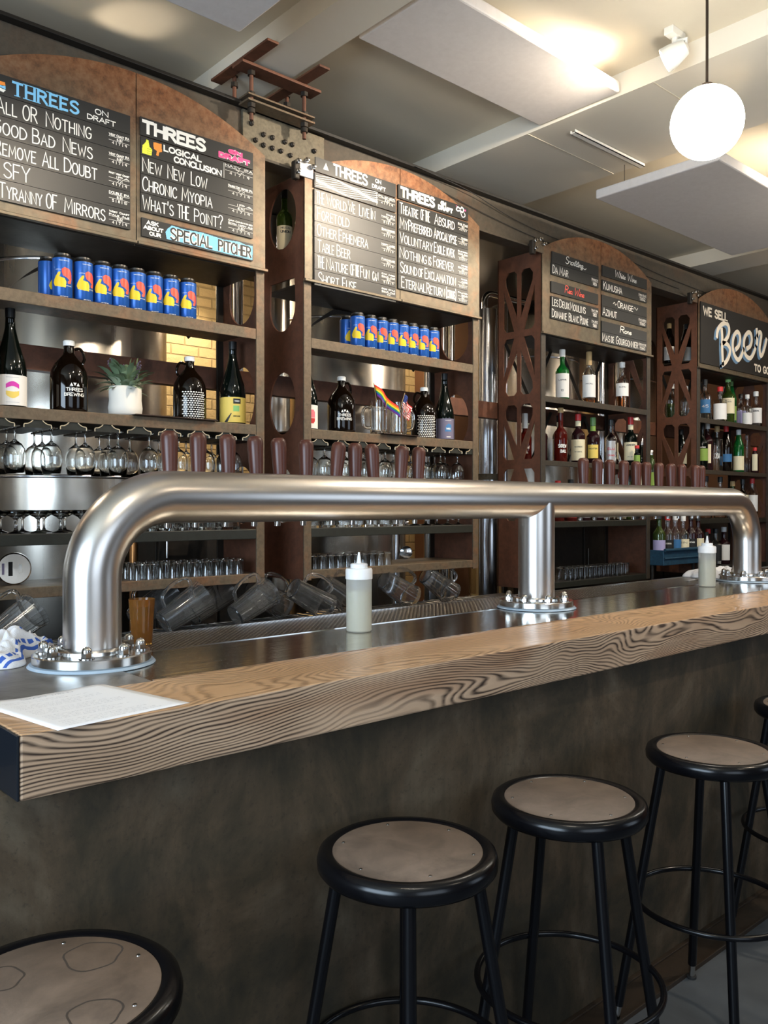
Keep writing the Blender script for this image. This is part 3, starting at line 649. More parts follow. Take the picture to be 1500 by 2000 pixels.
# long rear channel tying the units together, and a shelf bar between
t = thing('rear_channel', 'long brown steel channel running behind all the shelf units', 'steel channel')
MB().box(-1.5, 9.2, 3.325, 3.335, 1.95, 2.045).box(-1.5, 9.2, 3.335, 3.38, 1.95, 1.957).box(-1.5, 9.2, 3.335, 3.38, 2.038, 2.045).build('channel', M['steel_side'], t)
tag(MB().box(5.045, 5.65, 3.03, 3.2, 1.515, 1.53).build('bottle_ledge', M['steel_dark'], None, bevel=.002), 'narrow dark ledge between the two bottle shelf units', 'ledge')
tag(MB().box(1.07+.35, 1.07+.70, 2.975, 3.09, 1.7675, 1.772).build('bar_mat', M['tray'], None, bevel=.001), 'thin dark strip under the potted plant on the left shelf', 'tray')
tag(MB().box(2.66, 2.90, 2.975, 3.09, 1.7675, 1.772).build('bar_mat', M['tray'], None, bevel=.001), 'thin dark strip under the glass mugs on the second unit', 'tray')

# ================================================================== MENU STRIPS
YS = 2.9905   # rear face of the strips touches the sign plate front
def strip(x0, x1, z0, z1, label, draw, m='chalk'):
    t = thing('menu_strip', label, 'menu board', (x0, YS - .006, z0))
    MB().box(0, x1 - x0, -.003, .003, .0008, z1 - z0 - .0008).build('board', M[m], t)
    groups = {}
    def T(s, a, b, z, h, w=.0035, col='white', part='lettering', **k):
        mb = groups.setdefault((part, col), MB()); txt(mb, s, a - x0, b - x0, z, h, w, flatmap(-.0036 - len(groups) * .0001), **k)
    def R(pts, w, col='white', part='lettering'):
        mb = groups.setdefault((part, col), MB()); ribbon(mb, [(x - x0, z) for x, z in pts], w, flatmap(-.0036 - len(groups) * .0001))
    def F(pts, col, part='drawing', cell=.0014):
        mb = groups.setdefault((part, col), MB()); fillpoly(mb, [(x - x0, z) for x, z in pts], flatmap(-.0034 - len(groups) * .0001), cell)
    draw(T, R, F)
    for (part, col), mb in groups.items(): flatobj(mb, part, M[col], t)
    return t
def price(T, R, x0, x1, kind, pct, nums, top=.058, w=.002):
    lines = kind.split('/'); h = .012 if len(lines) == 1 else .0095; z = top
    for l in lines:
        z -= h; T(l, x0 if len(l) > 6 else x0 + (x1 - x0) * .35, x1, z, h * .85, w, part='price_list'); z -= .002
    R([(x0, z), (x1, z)], .0012, part='price_list'); z -= .0125
    T(pct, x0 + (x1 - x0) * .38, x0 + (x1 - x0) * .68, z + .001, .0095, w, part='price_list')
    R([(x0, z - .001), (x1, z - .001)], .0012, part='price_list'); z -= .014
    T(nums, x0 + (x1 - x0) * .15, x0 + (x1 - x0) * .88, max(.003, z), .0105, w, part='price_list')
ROW = .0705
def rows(x0, x1, ztop, items, lab, px):
    z = ztop
    for i, (words, pr, extra) in enumerate(items):
        def draw(T, R, F, words=words, pr=pr):
            for (s, a, b) in words: T(s, a, b, .008, .054, .0042)
            if pr: price(T, R, px[0], px[1], *pr)
        strip(x0, x1, z - ROW, z, lab % extra, draw); z -= ROW
ORD = ['topmost', 'second', 'third', 'fourth', 'fifth', 'sixth', 'seventh']
# --- board 1 left
def d1(T, R, F):
    # bold serif heading in light blue
    zb, h = .012, .048
    T('THREES', .977, 1.209, zb, h, .0085, 'blue', gap=2.6)
    for (x, zz) in [(.995, zb)] + [(x, z) for x in (1.024, 1.044, 1.063, 1.102, 1.138) for z in (zb, zb + h)]:
        R([(x - .009, zz), (x + .009, zz)], .0028, 'blue')
    T('ON', 1.266, 1.317, .036, .021, .0035); T('DRAFT', 1.237, 1.345, .010, .02, .0035)
    F([(.915, .03), (.94, .045), (.955, .045), (.957, .035)], 'orange'); F([(.915, .03), (.957, .033), (.957, .022)], 'blue'); F([(.915, .026), (.957, .02), (.95, .01), (.915, .018)], 'white')
strip(.876, 1.401, 2.806, 2.8765, 'black heading strip with large light blue serif letters on the leftmost sign', d1)
rows(.876, 1.401, 2.806, [
    ([('All', .925, .995), ('OR', 1.012, 1.063), ('Nothing', 1.09, 1.254)], ('West Coast IPA', '6.8%', '4 | 7 | 9'), 'first'),
    ([('Good', .913, 1.027), ('Bad', 1.044, 1.123), ('News', 1.149, 1.258)], ('West Coast IPA', '6.8%', '4 | 7 | 9'), 'second'),
    ([('Remove', .919, 1.058), ('All', 1.077, 1.136), ('Doubt', 1.153, 1.275)], ('Hazy West Coast/IPA', '7%', '4 | 7 | 9'), 'third'),
    ([('SFY', .949, 1.038)], ('DOUBLE IPA', '8.3%', '5 | 8 | 10'), 'fourth'),
    ([('Tyranny', .934, 1.079), ('OF', 1.09, 1.13), ('Mirrors', 1.154, 1.305)], ('West Coast/Pale Ale', '5.5%', '4 | 7 | 9'), 'fifth')],
    'black strip lettered in white, %s below the blue heading on the leftmost sign', (1.318, 1.397))
# --- board 1 right
def d2(T, R, F):
    T('THREES', 1.446, 1.719, .008, .054, .0125)
    for (p, q) in ((0, .0095),):
        T('DRAFT', 1.775, 1.925, .008, .026, .0135, 'white', 'outline'); T('ON', 1.82, 1.888, .036, .02, .0135, 'white', 'outline')
    T('DRAFT', 1.775, 1.925, .008, .026, .0095, 'pink'); T('ON', 1.82, 1.888, .036, .02, .0095, 'pink')
strip(1.441, 1.939, 2.818, 2.888, 'black heading strip with bold white letters and pink ON DRAFT', d2)
def d3(T, R, F):
    F([(1.448, .006), (1.486, .006), (1.489, .03), (1.478, .038), (1.474, .06), (1.466, .063), (1.462, .05), (1.449, .035)], 'neon')
    F([(1.494, .06), (1.527, .062), (1.529, .032), (1.518, .028), (1.514, .012), (1.505, .014), (1.508, .03), (1.495, .036)], 'orange')
    for q in (.012, .02, .028): R([(1.468, q), (1.486, q + .001)], .0008, 'inkblack', 'outline')
    T('LOGICAL', 1.535, 1.70, .037, .026, .006); T('CONCLUSION', 1.578, 1.79, .006, .026, .006)
    R([(1.80, .064), (1.80, .004)], .002, part='price_list'); price(T, R, 1.806, 1.936, 'HAZY IPA', '7%', '4 | 7 | 9', .066)
strip(1.443, 1.939, 2.7455, 2.815, 'black strip with yellow thumb up and orange thumb down drawings', d3)
rows(1.443, 1.939, 2.7455, [
    ([('New', 1.448, 1.529), ('New', 1.551, 1.625), ('Low', 1.651, 1.725)], ('Double Dry Hopped IPA', '7%', '4 | 7 | 9'), 'first'),
    ([('Chronic', 1.448, 1.592), ('Myopia', 1.611, 1.748)], ('IPA', '6.9%', '4 | 7 | 9'), 'second'),
    ([("What's", 1.448, 1.578), ('THE', 1.593, 1.645), ('Point?', 1.665, 1.796)], ('Oak-Conditioned/Extra Hoppy Ale', '4.8%', '4 | 7 | 9'), 'third')],
    'black strip lettered in white, %s under the thumb drawings', (1.82, 1.936))
def d4(T, R, F):
    T('ASK', 1.464, 1.515, .047, .017, .0042); T('ABOUT', 1.452, 1.535, .028, .016, .0042); T('OUR', 1.476, 1.525, .008, .016, .0042)
    F([(1.548, .01), (1.935, .004), (1.937, .062), (1.90, .060), (1.87, .066), (1.80, .060), (1.7, .067), (1.62, .062), (1.57, .066), (1.552, .05), (1.543, .035), (1.546, .02)], 'blue')
    T('SPECIAL', 1.562, 1.748, .009, .05, .013, 'white', 'outline'); T('PITCHER', 1.772, 1.93, .009, .048, .013, 'white', 'outline')
    T('SPECIAL', 1.562, 1.748, .009, .05, .0065, 'inkblack'); T('PITCHER', 1.772, 1.93, .009, .048, .0065, 'inkblack')
strip(1.446, 1.939, 2.441, 2.512, 'black strip with a light blue splash lettered SPECIAL PITCHER', d4)
# --- board 2 left
def d5(T, R, F):
    F([(2.304, .02), (2.336, .02), (2.320, .052)], 'white')
    T('THREES', 2.359, 2.565, .008, .054, .010); T('ON', 2.61, 2.648, .038, .02, .0045); T('DRAFT', 2.59, 2.676, .01, .02, .0045)
strip(2.262, 2.741, 2.898, 2.963, 'black heading strip with white triangle on the glaring middle sign', d5)
def d6(T, R, F):
    for k in range(9):
        pts = [(2.265 + .045 * i, .008 + .006 * k + .006 * sin(i * 1.1 + k * .7) + .0007 * i) for i in range(9)]
        R(smoothp(pts, 3), .0028, 'white', 'drawing')
    R([(2.62, .006), (2.62, .062)], .002); price(T, R, 2.63, 2.735, 'PILSNER', '5.2%', '4 | 7 | 9', .062)
strip(2.257, 2.741, 2.827, 2.894, 'black strip covered with white wave lines under the white triangle', d6)
rows(2.257, 2.741, 2.822, [
    ([('THE', 2.265, 2.311), ('World', 2.321, 2.438), ('We', 2.445, 2.489), ('Live', 2.511, 2.574), ('In', 2.581, 2.611)], ('Double/Hazy IPA', '7.8%', '5 | 8 | 9'), 'first'),
    ([('Foretold', 2.269, 2.454)], ('Schwarzbier', '5%', '4 | 7 | 9'), 'second'),
    ([('Other', 2.269, 2.38), ('Ephemera', 2.391, 2.567)], ('Hoppy Lager', '5%', '4 | 7 | 9'), 'third'),
    ([('Table', 2.273, 2.367), ('Beer', 2.38, 2.46)], ('Farmhouse', '3%', '4 | 7 | 9'), 'fourth'),
    ([('THE', 2.271, 2.311), ('Nature', 2.321, 2.447), ('OF', 2.458, 2.486), ('THE', 2.488, 2.512), ('Fun', 2.518, 2.575), ('can', 2.592, 2.63)], ('Oak Aged/Sour Ale', '5%', '5 | 8 | 9'), 'fifth'),
    ([('Short', 2.276, 2.395), ('Fuse', 2.412, 2.496)], ('Gose Style/Sour Ale', '4%', '4 | 7 | 9'), 'sixth')],
    'black strip lettered in white, %s below the wave drawing', (2.65, 2.735))
def d7(T, R, F):
    T('THREES', 2.769, 3.006, .008, .054, .0125); T('ON', 3.045, 3.085, .036, .022, .009); T('DRAFT', 3.027, 3.135, .01, .026, .0085)
    R(smoothp([(3.16, .04), (3.17, .055), (3.19, .05), (3.2, .06), (3.215, .05), (3.205, .035), (3.19, .04), (3.17, .035), (3.16, .04)], 3), .007); R(smoothp([(3.19, .035), (3.205, .012), (3.225, .02), (3.22, .035)], 4), .004)
    F([(3.158, .056), (3.164, .056), (3.164, .06), (3.158, .06)], 'pink'); F([(3.222, .045), (3.23, .045), (3.23, .053), (3.222, .053)], 'pink')
strip(2.758, 3.249, 2.90, 2.968, 'black heading strip with fat white letters and small flower doodle', d7)
rows(2.758, 3.249, 2.892, [
    ([('Theatre', 2.766, 2.89), ('OF', 2.905, 2.93), ('THE', 2.935, 2.97), ('Absurd', 3.001, 3.148)], ('Rye Pils', '5%', '4 | 7 | 9'), 'first'),
    ([('My', 2.766, 2.82), ('Preferred', 2.823, 2.985), ('Apocalypse', 2.996, 3.165)], ('Saison', '6%', '4 | 7 | 9'), 'second'),
    ([('Voluntary', 2.766, 2.99), ('Exile', 2.998, 3.08), ('kvek', 3.088, 3.148)], ('Blended/Wild Ale', '6%', '5 | 8 | 9'), 'third'),
    ([('Nothing', 2.766, 2.949), ('is', 2.959, 2.98), ('Forever', 2.993, 3.14)], ('Mixed/Culture', '6%', '5 | 8 | 9'), 'fourth'),
    ([('Sound', 2.769, 2.883), ('of', 2.89, 2.923), ('Exclamation', 2.933, 3.157)], ('Barrel/Aged', '7%', '5 | 8 | 9'), 'fifth'),
    ([('Eternal', 2.776, 2.941), ('Return', 2.946, 3.075), ('(citrus)', 3.083, 3.16)], ('Fruited/Sour', '5%', '5 | 8 | 9'), 'sixth')],
    'black strip lettered in white, %s below the flower doodle heading', (3.172, 3.244))
# --- board 3
def head(s, a, b, col='white', sc=True, z=.018, h=.042, w=.0042):
    def d(T, R, F): T(s, a, b, z, h, w, col, script=sc)
    return d
def wine(words, pr, px):
    def d(T, R, F):
        for (s, a, b) in words: T(s, a, b, .008, .05, .0042)
        T(pr[0], px[0], px[1], .037, .014, .0018, part='price_list'); R([(px[0], .033), (px[1], .033)], .0014, part='price_list'); T(pr[1], px[0] + .012, px[1] - .012, .008, .02, .0028, part='price_list')
    return d
P3 = (4.345, 4.41)
strip(3.958, 4.418, 2.823, 2.889, 'black strip with white cursive word at the top left of the wine sign', head('Sparkling', 4.082, 4.25))
strip(3.952, 4.418, 2.755, 2.823, 'black strip lettered DA MAR on the wine sign', wine([('Da', 3.961, 4.01), ('Mar', 4.025, 4.111)], ('Prosecco', '14|56'), P3))
strip(3.95, 4.415, 2.652, 2.718, 'black strip with red cursive words on the wine sign', head('Red Wine', 4.075, 4.26, 'redp'))
strip(3.95, 4.418, 2.568, 2.633, 'black strip directly under the red cursive words', wine([('Les', 3.957, 4.014), ('Deux', 4.025, 4.119), ('Moulins', 4.126, 4.284)], ('Pinot Noir', '13|52'), P3))
strip(3.948, 4.418, 2.503, 2.568, 'lowest black strip on the left half of the wine sign', wine([('Domaine', 3.955, 4.097), ('Blanc', 4.115, 4.215), ('Plume', 4.227, 4.311)], ('Malbec', '15|60'), P3))
P4 = (4.865, 4.955)
strip(4.459, 4.964, 2.838, 2.905, 'black strip with white cursive words topping the right wine column', head('White Wine', 4.59, 4.83))
strip(4.459, 4.964, 2.750, 2.817, 'second black strip of the right wine column', wine([('Kumusha', 4.468, 4.674)], ('Chenin Blanc', '13|52'), P4))
def d8(T, R, F):
    T('Orange', 4.624, 4.799, .012, .046, .004)
    R(smoothp([(4.575, .03), (4.59, .04), (4.6, .025), (4.612, .035)], 4), .003); R(smoothp([(4.805, .03), (4.82, .045), (4.84, .03), (4.855, .045)], 4), .003)
strip(4.455, 4.964, 2.656, 2.724, 'third black strip of the right wine column with curled ornaments', d8)
strip(4.455, 4.964, 2.590, 2.656, 'fourth black strip of the right wine column', wine([('Azimut', 4.46, 4.616)], ('Macabeo', '15|60'), P4))
strip(4.453, 4.964, 2.498, 2.564, 'fifth black strip of the right wine column with cursive word', head('Rose', 4.65, 4.77, w=.006))
strip(4.453, 4.964, 2.432, 2.498, 'lowest black strip of the right wine column', wine([('Mas', 4.456, 4.541), ('de', 4.553, 4.585), ('Gourgonnier', 4.607, 4.86)], ('Grenache', '15|60'), P4))
# --- board 4: one big painted sign
t = thing('beer_sign', 'large black sign lettered We sell Beer to go', 'sign', (5.672, YS - .006, 2.445))
MB().box(0, 1.12, -.003, .003, 0, .434).build('board', M['signblack'], t)
mb = MB(); f = flatmap(-.0038)
off = lambda pts: [(x - 5.672, z - 2.445) for x, z in pts]
B = [[(5.908, 2.662), (5.922, 2.711), (5.97, 2.753), (6.035, 2.777), (6.079, 2.766), (6.095, 2.727), (6.07, 2.677), (6.005, 2.627)],
     [(6.005, 2.627), (6.07, 2.623), (6.11, 2.591), (6.092, 2.538), (6.044, 2.491), (5.996, 2.467)], [(5.979, 2.723), (5.988, 2.666), (5.988, 2.584), (6.0, 2.472)],
     [(6.203, 2.606), (6.244, 2.633), (6.269, 2.678), (6.262, 2.72), (6.226, 2.738), (6.181, 2.713), (6.154, 2.663), (6.154, 2.605), (6.185, 2.554), (6.24, 2.53), (6.29, 2.566), (6.327, 2.622)],
     [(6.382, 2.633), (6.434, 2.657), (6.461, 2.703), (6.448, 2.75), (6.406, 2.759), (6.354, 2.724), (6.331, 2.669), (6.34, 2.606), (6.378, 2.572), (6.439, 2.566), (6.491, 2.607), (6.534, 2.669)],
     [(6.545, 2.80), (6.555, 2.75), (6.552, 2.70), (6.534, 2.669)], [(6.558, 2.75), (6.59, 2.785), (6.625, 2.775), (6.612, 2.72), (6.595, 2.66), (6.612, 2.607), (6.65, 2.625), (6.69, 2.69), (6.716, 2.745)]]
sh = MB()
for q in range(4):
    for st in B: ribbon(sh, [(x - .008 * (q + 1), z - .005 * (q + 1)) for x, z in off(smoothp(st, 5))], .03, flatmap(-.0036 - q * .00002))
flatobj(sh, 'letter_shadow', M['shade'], t)
for st in B: ribbon(mb, off(smoothp(st, 5)), .034, f)
txt(mb, 'WE SELL', .03, .40, .342, .068, .015, f); 
txt(mb, 'TO GO', .83, 1.1, .025, .062, .014, f)
flatobj(mb, 'lettering', M['cream'], t)

# ================================================================== BAR
t = thing('worktop', 'long bar top with thick grained timber edge and inset steel drip surface', 'bar top')
MB().box(.453, 9.0, 1.352, 1.60, .966, 1.07).build('timber_edge', M['wood'], t, bevel=.004)
MB().box(.4485, .4525, 1.353, 1.62, .967, 1.069).build('end_plate', M['endgrain'], t, bevel=.001)
MB().box(.8, 9.0, 1.605, 1.935, 1.045, 1.068).build('drip_top', M['driptop'], t)
MB().box(.453, .798, 1.602, 2.2, 1.045, 1.069).build('side_top', M['dulltop'], t, bevel=.001)
MB().box(.8, 9.0, 1.937, 2.2, 1.045, 1.066).build('drip_grate', M['grate'], t)
MB().box(.8, 9.0, 1.6005, 1.6045, 1.04, 1.0715).box(.8, 9.0, 1.9355, 1.9365, 1.045, 1.0695).box(.8, 9.0, 2.2005, 2.204, 1.0, 1.069).build('steel_trim', M['chrome'], t)
t = thing('bar_counter', 'stained dark concrete bar front below the timber edge', 'bar front')
MB().box(-1.6, 9.0, 1.40, 1.56, 0, .9655).build('concrete_front', M['concrete'], t)
MB().box(.47, 9.0, 1.561, 2.19, .2, .965).box(.47, 9.0, 1.602, 2.19, .965, 1.044).build('cabinet_body', M['steel_dark'], t)
tag(MB().box(-1.6, 9.0, 1.30, 1.399, .0, .006).box(-1.6, 9.0, 1.294, 1.2995, 0, .014).box(-1.6, 9.0, 1.385, 1.3995, 0.006, .012).build('floor_channel', rusty('worn brown floor steel', (.05, .03, .017), (.04, .026, .016), (.02, .016, .012)), None, bevel=.001), 'brown steel channel set in the floor along the bar front', 'floor channel')

# ================================================================== TAP TOWER
PY, PZ, PR, BR = 1.875, 1.448, .0635, .19
X1, X2, X3 = .788, 2.40, 4.02
t = thing('tap_tower', 'big brushed steel pipe beer tower with three flanged legs and wooden tap handles', 'beer tower')
path = [(X1, PY, 1.09), (X1, PY, 1.2)] + [(X1 + BR - BR * cos(radians(a)), PY, PZ - BR + BR * sin(radians(a))) for a in range(0, 91, 5)]
path += [(X1 + BR + (X3 - X1 - 2 * BR) * k / 12, PY, PZ) for k in range(1, 12)]
path += [(X3 - BR + BR * sin(radians(a)), PY, PZ - BR + BR * cos(radians(a))) for a in range(0, 91, 5)] + [(X3, PY, 1.2), (X3, PY, 1.09)]
MB().tube(path, PR, 48).build('main_pipe', M['pipe'], t, True, angle=50)
MB().tube([(X2, PY, 1.09), (X2, PY, PZ - .01)], PR, 48).build('centre_leg', M['pipe'], t, True, angle=50)
for X in (X1, X2, X3):
    fl = MB().lathe([(.127, 1.0745), (.129, 1.077), (.129, 1.094), (.126, 1.0965), (.085, 1.0968), (.084, 1.104), (.074, 1.108), (.066, 1.108), (.066, 1.0745)], 64, (X, PY, 0))
    o = fl.build('flange', M['flange'], t, True, angle=30)
    for k in range(8):
        a = 2 * pi * (k + .35) / 8; bx, by = X + .105 * cos(a), PY + .105 * sin(a)
        b = MB().lathe([(.0165, 1.0968), (.0165, 1.099)], 20, (bx, by, 0)).lathe([(.0125, 1.099), (.0125, 1.109)], 6, (bx, by, 0))
        b.lathe([(.011, 1.109)] + [(.011 * cos(radians(q)), 1.1125 + .011 * sin(radians(q))) for q in range(0, 90, 15)] + [(.0001, 1.1236)], 16, (bx, by, 0))
        b.build('acorn_nut', M['nut'], o, True)
    MB().lathe([(.139, 1.0695), (.134, 1.0745), (.12, 1.0745), (.12, 1.0695)], 48, (X, PY, 0)).build('silicone_seal', M['silicone'], t, True)
HX = [1.048, 1.130, 1.222, 1.313, 1.392, 1.483, 1.590, 1.670, 1.747, 1.857, 1.937, 2.862, 2.958, 3.050, 3.150, 3.250, 3.327, 3.433, 3.538, 3.630, 3.757, 3.81]
TL = [0, 1, 0, -1, -1, 2, 9, 2, -2, 7, 5, 3, 4, 3, 5, 3, 5, 4, 3, 5, 6, 4]
for x, tl in zip(HX, TL):
    mt = Matrix.Translation((x, 2.0, 1.475)) @ Matrix.Rotation(radians(tl), 4, 'Y') @ Matrix.Rotation(radians(-3), 4, 'X')
    h = MB().lathe([(.0155, 0), (.0165, .01), (.0205, .08), (.0222, .115), (.0222, .130), (.0205, .138), (.014, .145), (.0001, .147)], 28, mtx=mt).build('tap_handle', M['handle'], t, True, angle=60)
    fa = MB().lathe([(.011, -.03), (.011, -.004), (.0145, -.003), (.0145, 0)], 16, mtx=mt)
    fa.tube([(x, 1.93, 1.448), (x, 2.0, 1.448)], .012, 12).tube([(x, 1.985, 1.448), (x, 2.01, 1.43), (x, 2.015, 1.37)], .009, 12)
    fa.build('faucet', M['chrome'], h, True)

# ================================================================== THINGS ON THE BAR
# paper menu
gx, gy = 14, 14; v = []; fcs = []
A, Bc, Cc = Vector((.507, 1.341)), Vector((.757, 1.372)), Vector((.706, 1.632)); e1, e2 = Bc - A, Cc - Bc
for j in range(gy + 1):
    for i in range(gx + 1):
        p = A + e1 * (i / gx) + e2 * (j / gy); s = i / gx; z = 1.0705 + .006 * math.exp(-((s - .0) ** 2) / .02) * (j / gy) + .0015 * sin(s * 9) * (j / gy)
        v.append((p.x, p.y, max(1.0705, z)))
for j in range(gy):
    for i in range(gx): fcs.append((j * (gx + 1) + i, j * (gx + 1) + i + 1, (j + 1) * (gx + 1) + i + 1, (j + 1) * (gx + 1) + i))
t = thing('paper_menu', 'white printed sheet of paper lying on the near end of the bar', 'paper', (0, 0, 0))
pm = MB().add(v, fcs); o = pm.build('sheet', M['paper'], t, True); sol = o.modifiers.new('s', 'SOLIDIFY'); sol.thickness = .0003
pr = MB(); M['print'] = mat('grey print', (.45, .46, .5), .8)
def pmap(u, w):
    p = A + e1 * u + e2 * w; s = u; z = 1.0705 + .006 * math.exp(-(s ** 2) / .02) * w + .0015 * sin(s * 9) * w
    return (p.x, p.y, max(1.0705, z) + .0005)
random.seed(3)
txt(pr, 'DRAFT MENU', .3, .7, .91, .03, .004, pmap, .05)
for k in range(22):
    w = .06 + .037 * k
    if k % 5 == 4: continue
    txt(pr, 'Hazy IPA with citrus and pine notes'[:random.randint(20, 35)], .12, .55 + .3 * random.random(), w, .014, .0016, pmap, .06)
flatobj(pr, 'print', M['print'], t)

def squeeze(x, y, label):
    t = thing('squeeze_bottle', label, 'squeeze bottle', (x, y, 1.0685))
    MB().lathe([(.033, 0), (.036, .004), (.0365, .07), (.0365, .155), (.0355, .16)], 36).build('bottle_body', M['bottleplastic'], t, True)
    MB().lathe([(.0345, .003), (.0350, .118), (.0001, .1182)], 32).build('liquid', M['liquidwhite'], t, True)
    MB().lathe([(.0385, .150), (.0385, .176), (.036, .180), (.0245, .181), (.0245, .192), (.0215, .194), (.0075, .195), (.0035, .22), (.0028, .226), (.0001, .2262)], 36).build('nozzle_cap', M['capplastic'], t, True, angle=40)
squeeze(1.56, 1.852, 'translucent squeeze bottle with white nozzle, nearer one, in mid bar')
squeeze(3.60, 1.86, 'translucent squeeze bottle with white nozzle, farther one, near the right leg')
t = thing('plastic_tumbler', 'amber plastic tumbler standing behind the near tower leg', 'tumbler', (1.0, 2.065, 1.0665))
M['amberplastic'] = mat('amber plastic', (.62, .3, .07), .1, 0, .8, 1.35)
MB().lathe([(.0001, 0), (.026, 0), (.0335, .118), (.0325, .118), (.0315, .112), (.025, .004), (.0001, .004)], 36).build('cup', M['amberplastic'], t, True)
MB().lathe([(.0001, .005), (.0245, .005), (.031, .100), (.0001, .100)], 36).build('drink', mat('amber drink', (.45, .2, .03), .2, 0, .6), t, True)

class _R:
    def __init__(s, i, j): s.k = (i * 7 + j * 3) % 5
    def __contains__(s, v): return 14 < v < 34 and s.k != 0
def _ring(i, j): return _R(i, j)
def towel(x, y, L_, D_, rz, label, folds, stripe=True, h=.05, z=1.0695):
    """crumpled cloth: layered height field with folds, closed underneath"""
    random.seed(int(x * 100)); n, m = 44, 26; v = []; fcs = []
    ph = [random.uniform(0, 6) for _ in range(8)]
    def hh(s, q):
        e = max(0, 1 - abs(2 * s - 1) ** 3) ** .6 * max(0, 1 - abs(2 * q - 1) ** 3) ** .6
        w = mnoise.noise(Vector((s * 4 + ph[0], q * 3, 0))); w2 = abs(mnoise.noise(Vector((s * folds + w * 2, q * 5 + ph[1], 3)))); w3 = abs(mnoise.noise(Vector((s * folds * 2.5, q * 10 + w * 3, 7))))
        return max(.0015, h * e * (.5 + .55 * w + .55 * w2 + .25 * w3)) + .001
    for j in range(m + 1):
        for i in range(n + 1):
            s, q = i / n, j / m; wob = .012 * sin(s * 11 + ph[3]); wx = .01 * sin(q * 9 + ph[4])
            edge = 1 + .22 * mnoise.noise(Vector((s * 3, q * 3, ph[6]))); v.append((L_ * (s - .5) * edge + wx, D_ * (q - .5) * edge * (1 - .25 * sin(s * 4 + ph[5])) + wob, hh(s, q)))
    for j in range(m):
        for i in range(n): fcs.append((j * (n + 1) + i, j * (n + 1) + i + 1, (j + 1) * (n + 1) + i + 1, (j + 1) * (n + 1) + i))
    k = len(v); v += [(a, b, 0) for a, b, c in v]
    for j in range(m):
        for i in range(n): fcs.append((k + (j + 1) * (n + 1) + i, k + (j + 1) * (n + 1) + i + 1, k + j * (n + 1) + i + 1, k + j * (n + 1) + i))
    for i in range(n): fcs += [(i + 1, i, k + i, k + i + 1), (m * (n + 1) + i, m * (n + 1) + i + 1, k + m * (n + 1) + i + 1, k + m * (n + 1) + i)]
    for j in range(m): fcs += [(j * (n + 1), (j + 1) * (n + 1), k + (j + 1) * (n + 1), k + j * (n + 1)), ((j + 1) * (n + 1) + n, j * (n + 1) + n, k + j * (n + 1) + n, k + (j + 1) * (n + 1) + n)]
    mbx = MB().add(v, fcs)
    if stripe:
        for idx in range(len(mbx.f)):
            j, i = divmod(idx, n)
            if idx < n * m and (j == 1 or (j == 3 and i % 3) or (((i - 34) ** 2 + ((j - 14) * 1.5) ** 2) in _ring(i, j))): mbx.mi[idx] = 1
    o = mbx.build('bar_towel', [M['terry'], mat('towel blue stripe', (.05, .13, .5), .95)], None, True, sub=1, angle=180)
    o.location = (x, y, z); o.rotation_euler = (0, 0, rz); return tag(o, label, 'towel')
towel(.665, 2.07, .27, .155, radians(38), 'crumpled white bar towel with blue stripe beside the near tower leg', 9, h=.075)
towel(4.2, 2.1, .36, .15, radians(-10), 'folded white towel lying by the far tower leg', 5, False, .06, 1.0665)
t = thing('bottle_opener', 'small steel bottle opener lying on the grate near the far towel', 'bottle opener', (3.86, 2.06, 1.0665))
MB().box(-.07, .03, -.012, .012, .0, .004).build('blade', M['chrome'], t, bevel=.001)
MB().tube([(.03 + .018 + .018 * cos(radians(a)), .018 * sin(radians(a)), .003) for a in range(0, 360, 20)], .003, 8, True).build('ring', M['chrome'], t, True)

# ================================================================== STOOLS
ST = thing('bar_stool', 'bar stool nearest the camera with water-stained round seat, at bottom left', 'stool', (.49, 1.20, 0), 0, 'bar stools')
MB().lathe([(.0001, .700), (.150, .700), (.166, .703), (.1735, .712), (.1745, .725), (.171, .736), (.163, .7415), (.152, .7415), (.145, .738), (.145, .730), (.0001, .730)], 72).build('seat_rim', M['blackgloss'], ST, True, angle=60)
MB().lathe([(.0001, .7305), (.1445, .7305), (.1445, .7385), (.143, .7395), (.0001, .7395)], 72).build('seat_pad', M['board'], ST, True)
for k in range(6): MB().lathe([(.0035, .7396), (.003, .7405), (.0001, .7407)], 10, (.128 * cos(k * pi / 3 + .3), .128 * sin(k * pi / 3 + .3), 0)).build('screw', M['nut'], ST, True)
for k in range(4):
    a = radians(90 * k); c_, s_ = cos(a), sin(a)
    lg = MB().tube([(.132 * c_, .132 * s_, .702), (.247 * c_, .247 * s_, .045)], .0125, 16); o = lg.build('leg', M['blackgloss'], ST, True)
    MB().tube([(.2445 * c_, .2445 * s_, .06), (.2535 * c_, .2535 * s_, .006)], .0095, 12).build('leg_extension', M['nut'], o, True)
    MB().tube([(.2535 * c_, .2535 * s_, .008), (.2545 * c_, .2545 * s_, .0)], .014, 14).build('foot_cap', M['rubber'], o)
MB().tube([(.206 * cos(radians(q)), .206 * sin(radians(q)), .34) for q in range(0, 360, 6)], .0075, 12, True).build('foot_ring', M['blackgloss'], ST, True, angle=180)
ST.rotation_euler = (0, 0, radians(45)); ST.location = (.43, 1.16, 0); ST.scale = (1, 1, 1.035)
for (x, y, rz, lab) in ((1.12, 1.185, 48, 'black bar stool with round grey-brown seat, first whole stool from the left'),
                        (1.59, 1.15, 62, 'black bar stool in the middle of the row, second whole stool'),
                        (2.2, 1.12, 40, 'black bar stool at the right edge with most of its seat in view'),
                        (2.93, 1.15, 40, 'black bar stool farthest along the bar, only its left rim showing')):
    copy_tree(ST, (x, y, 0), radians(rz), lab)
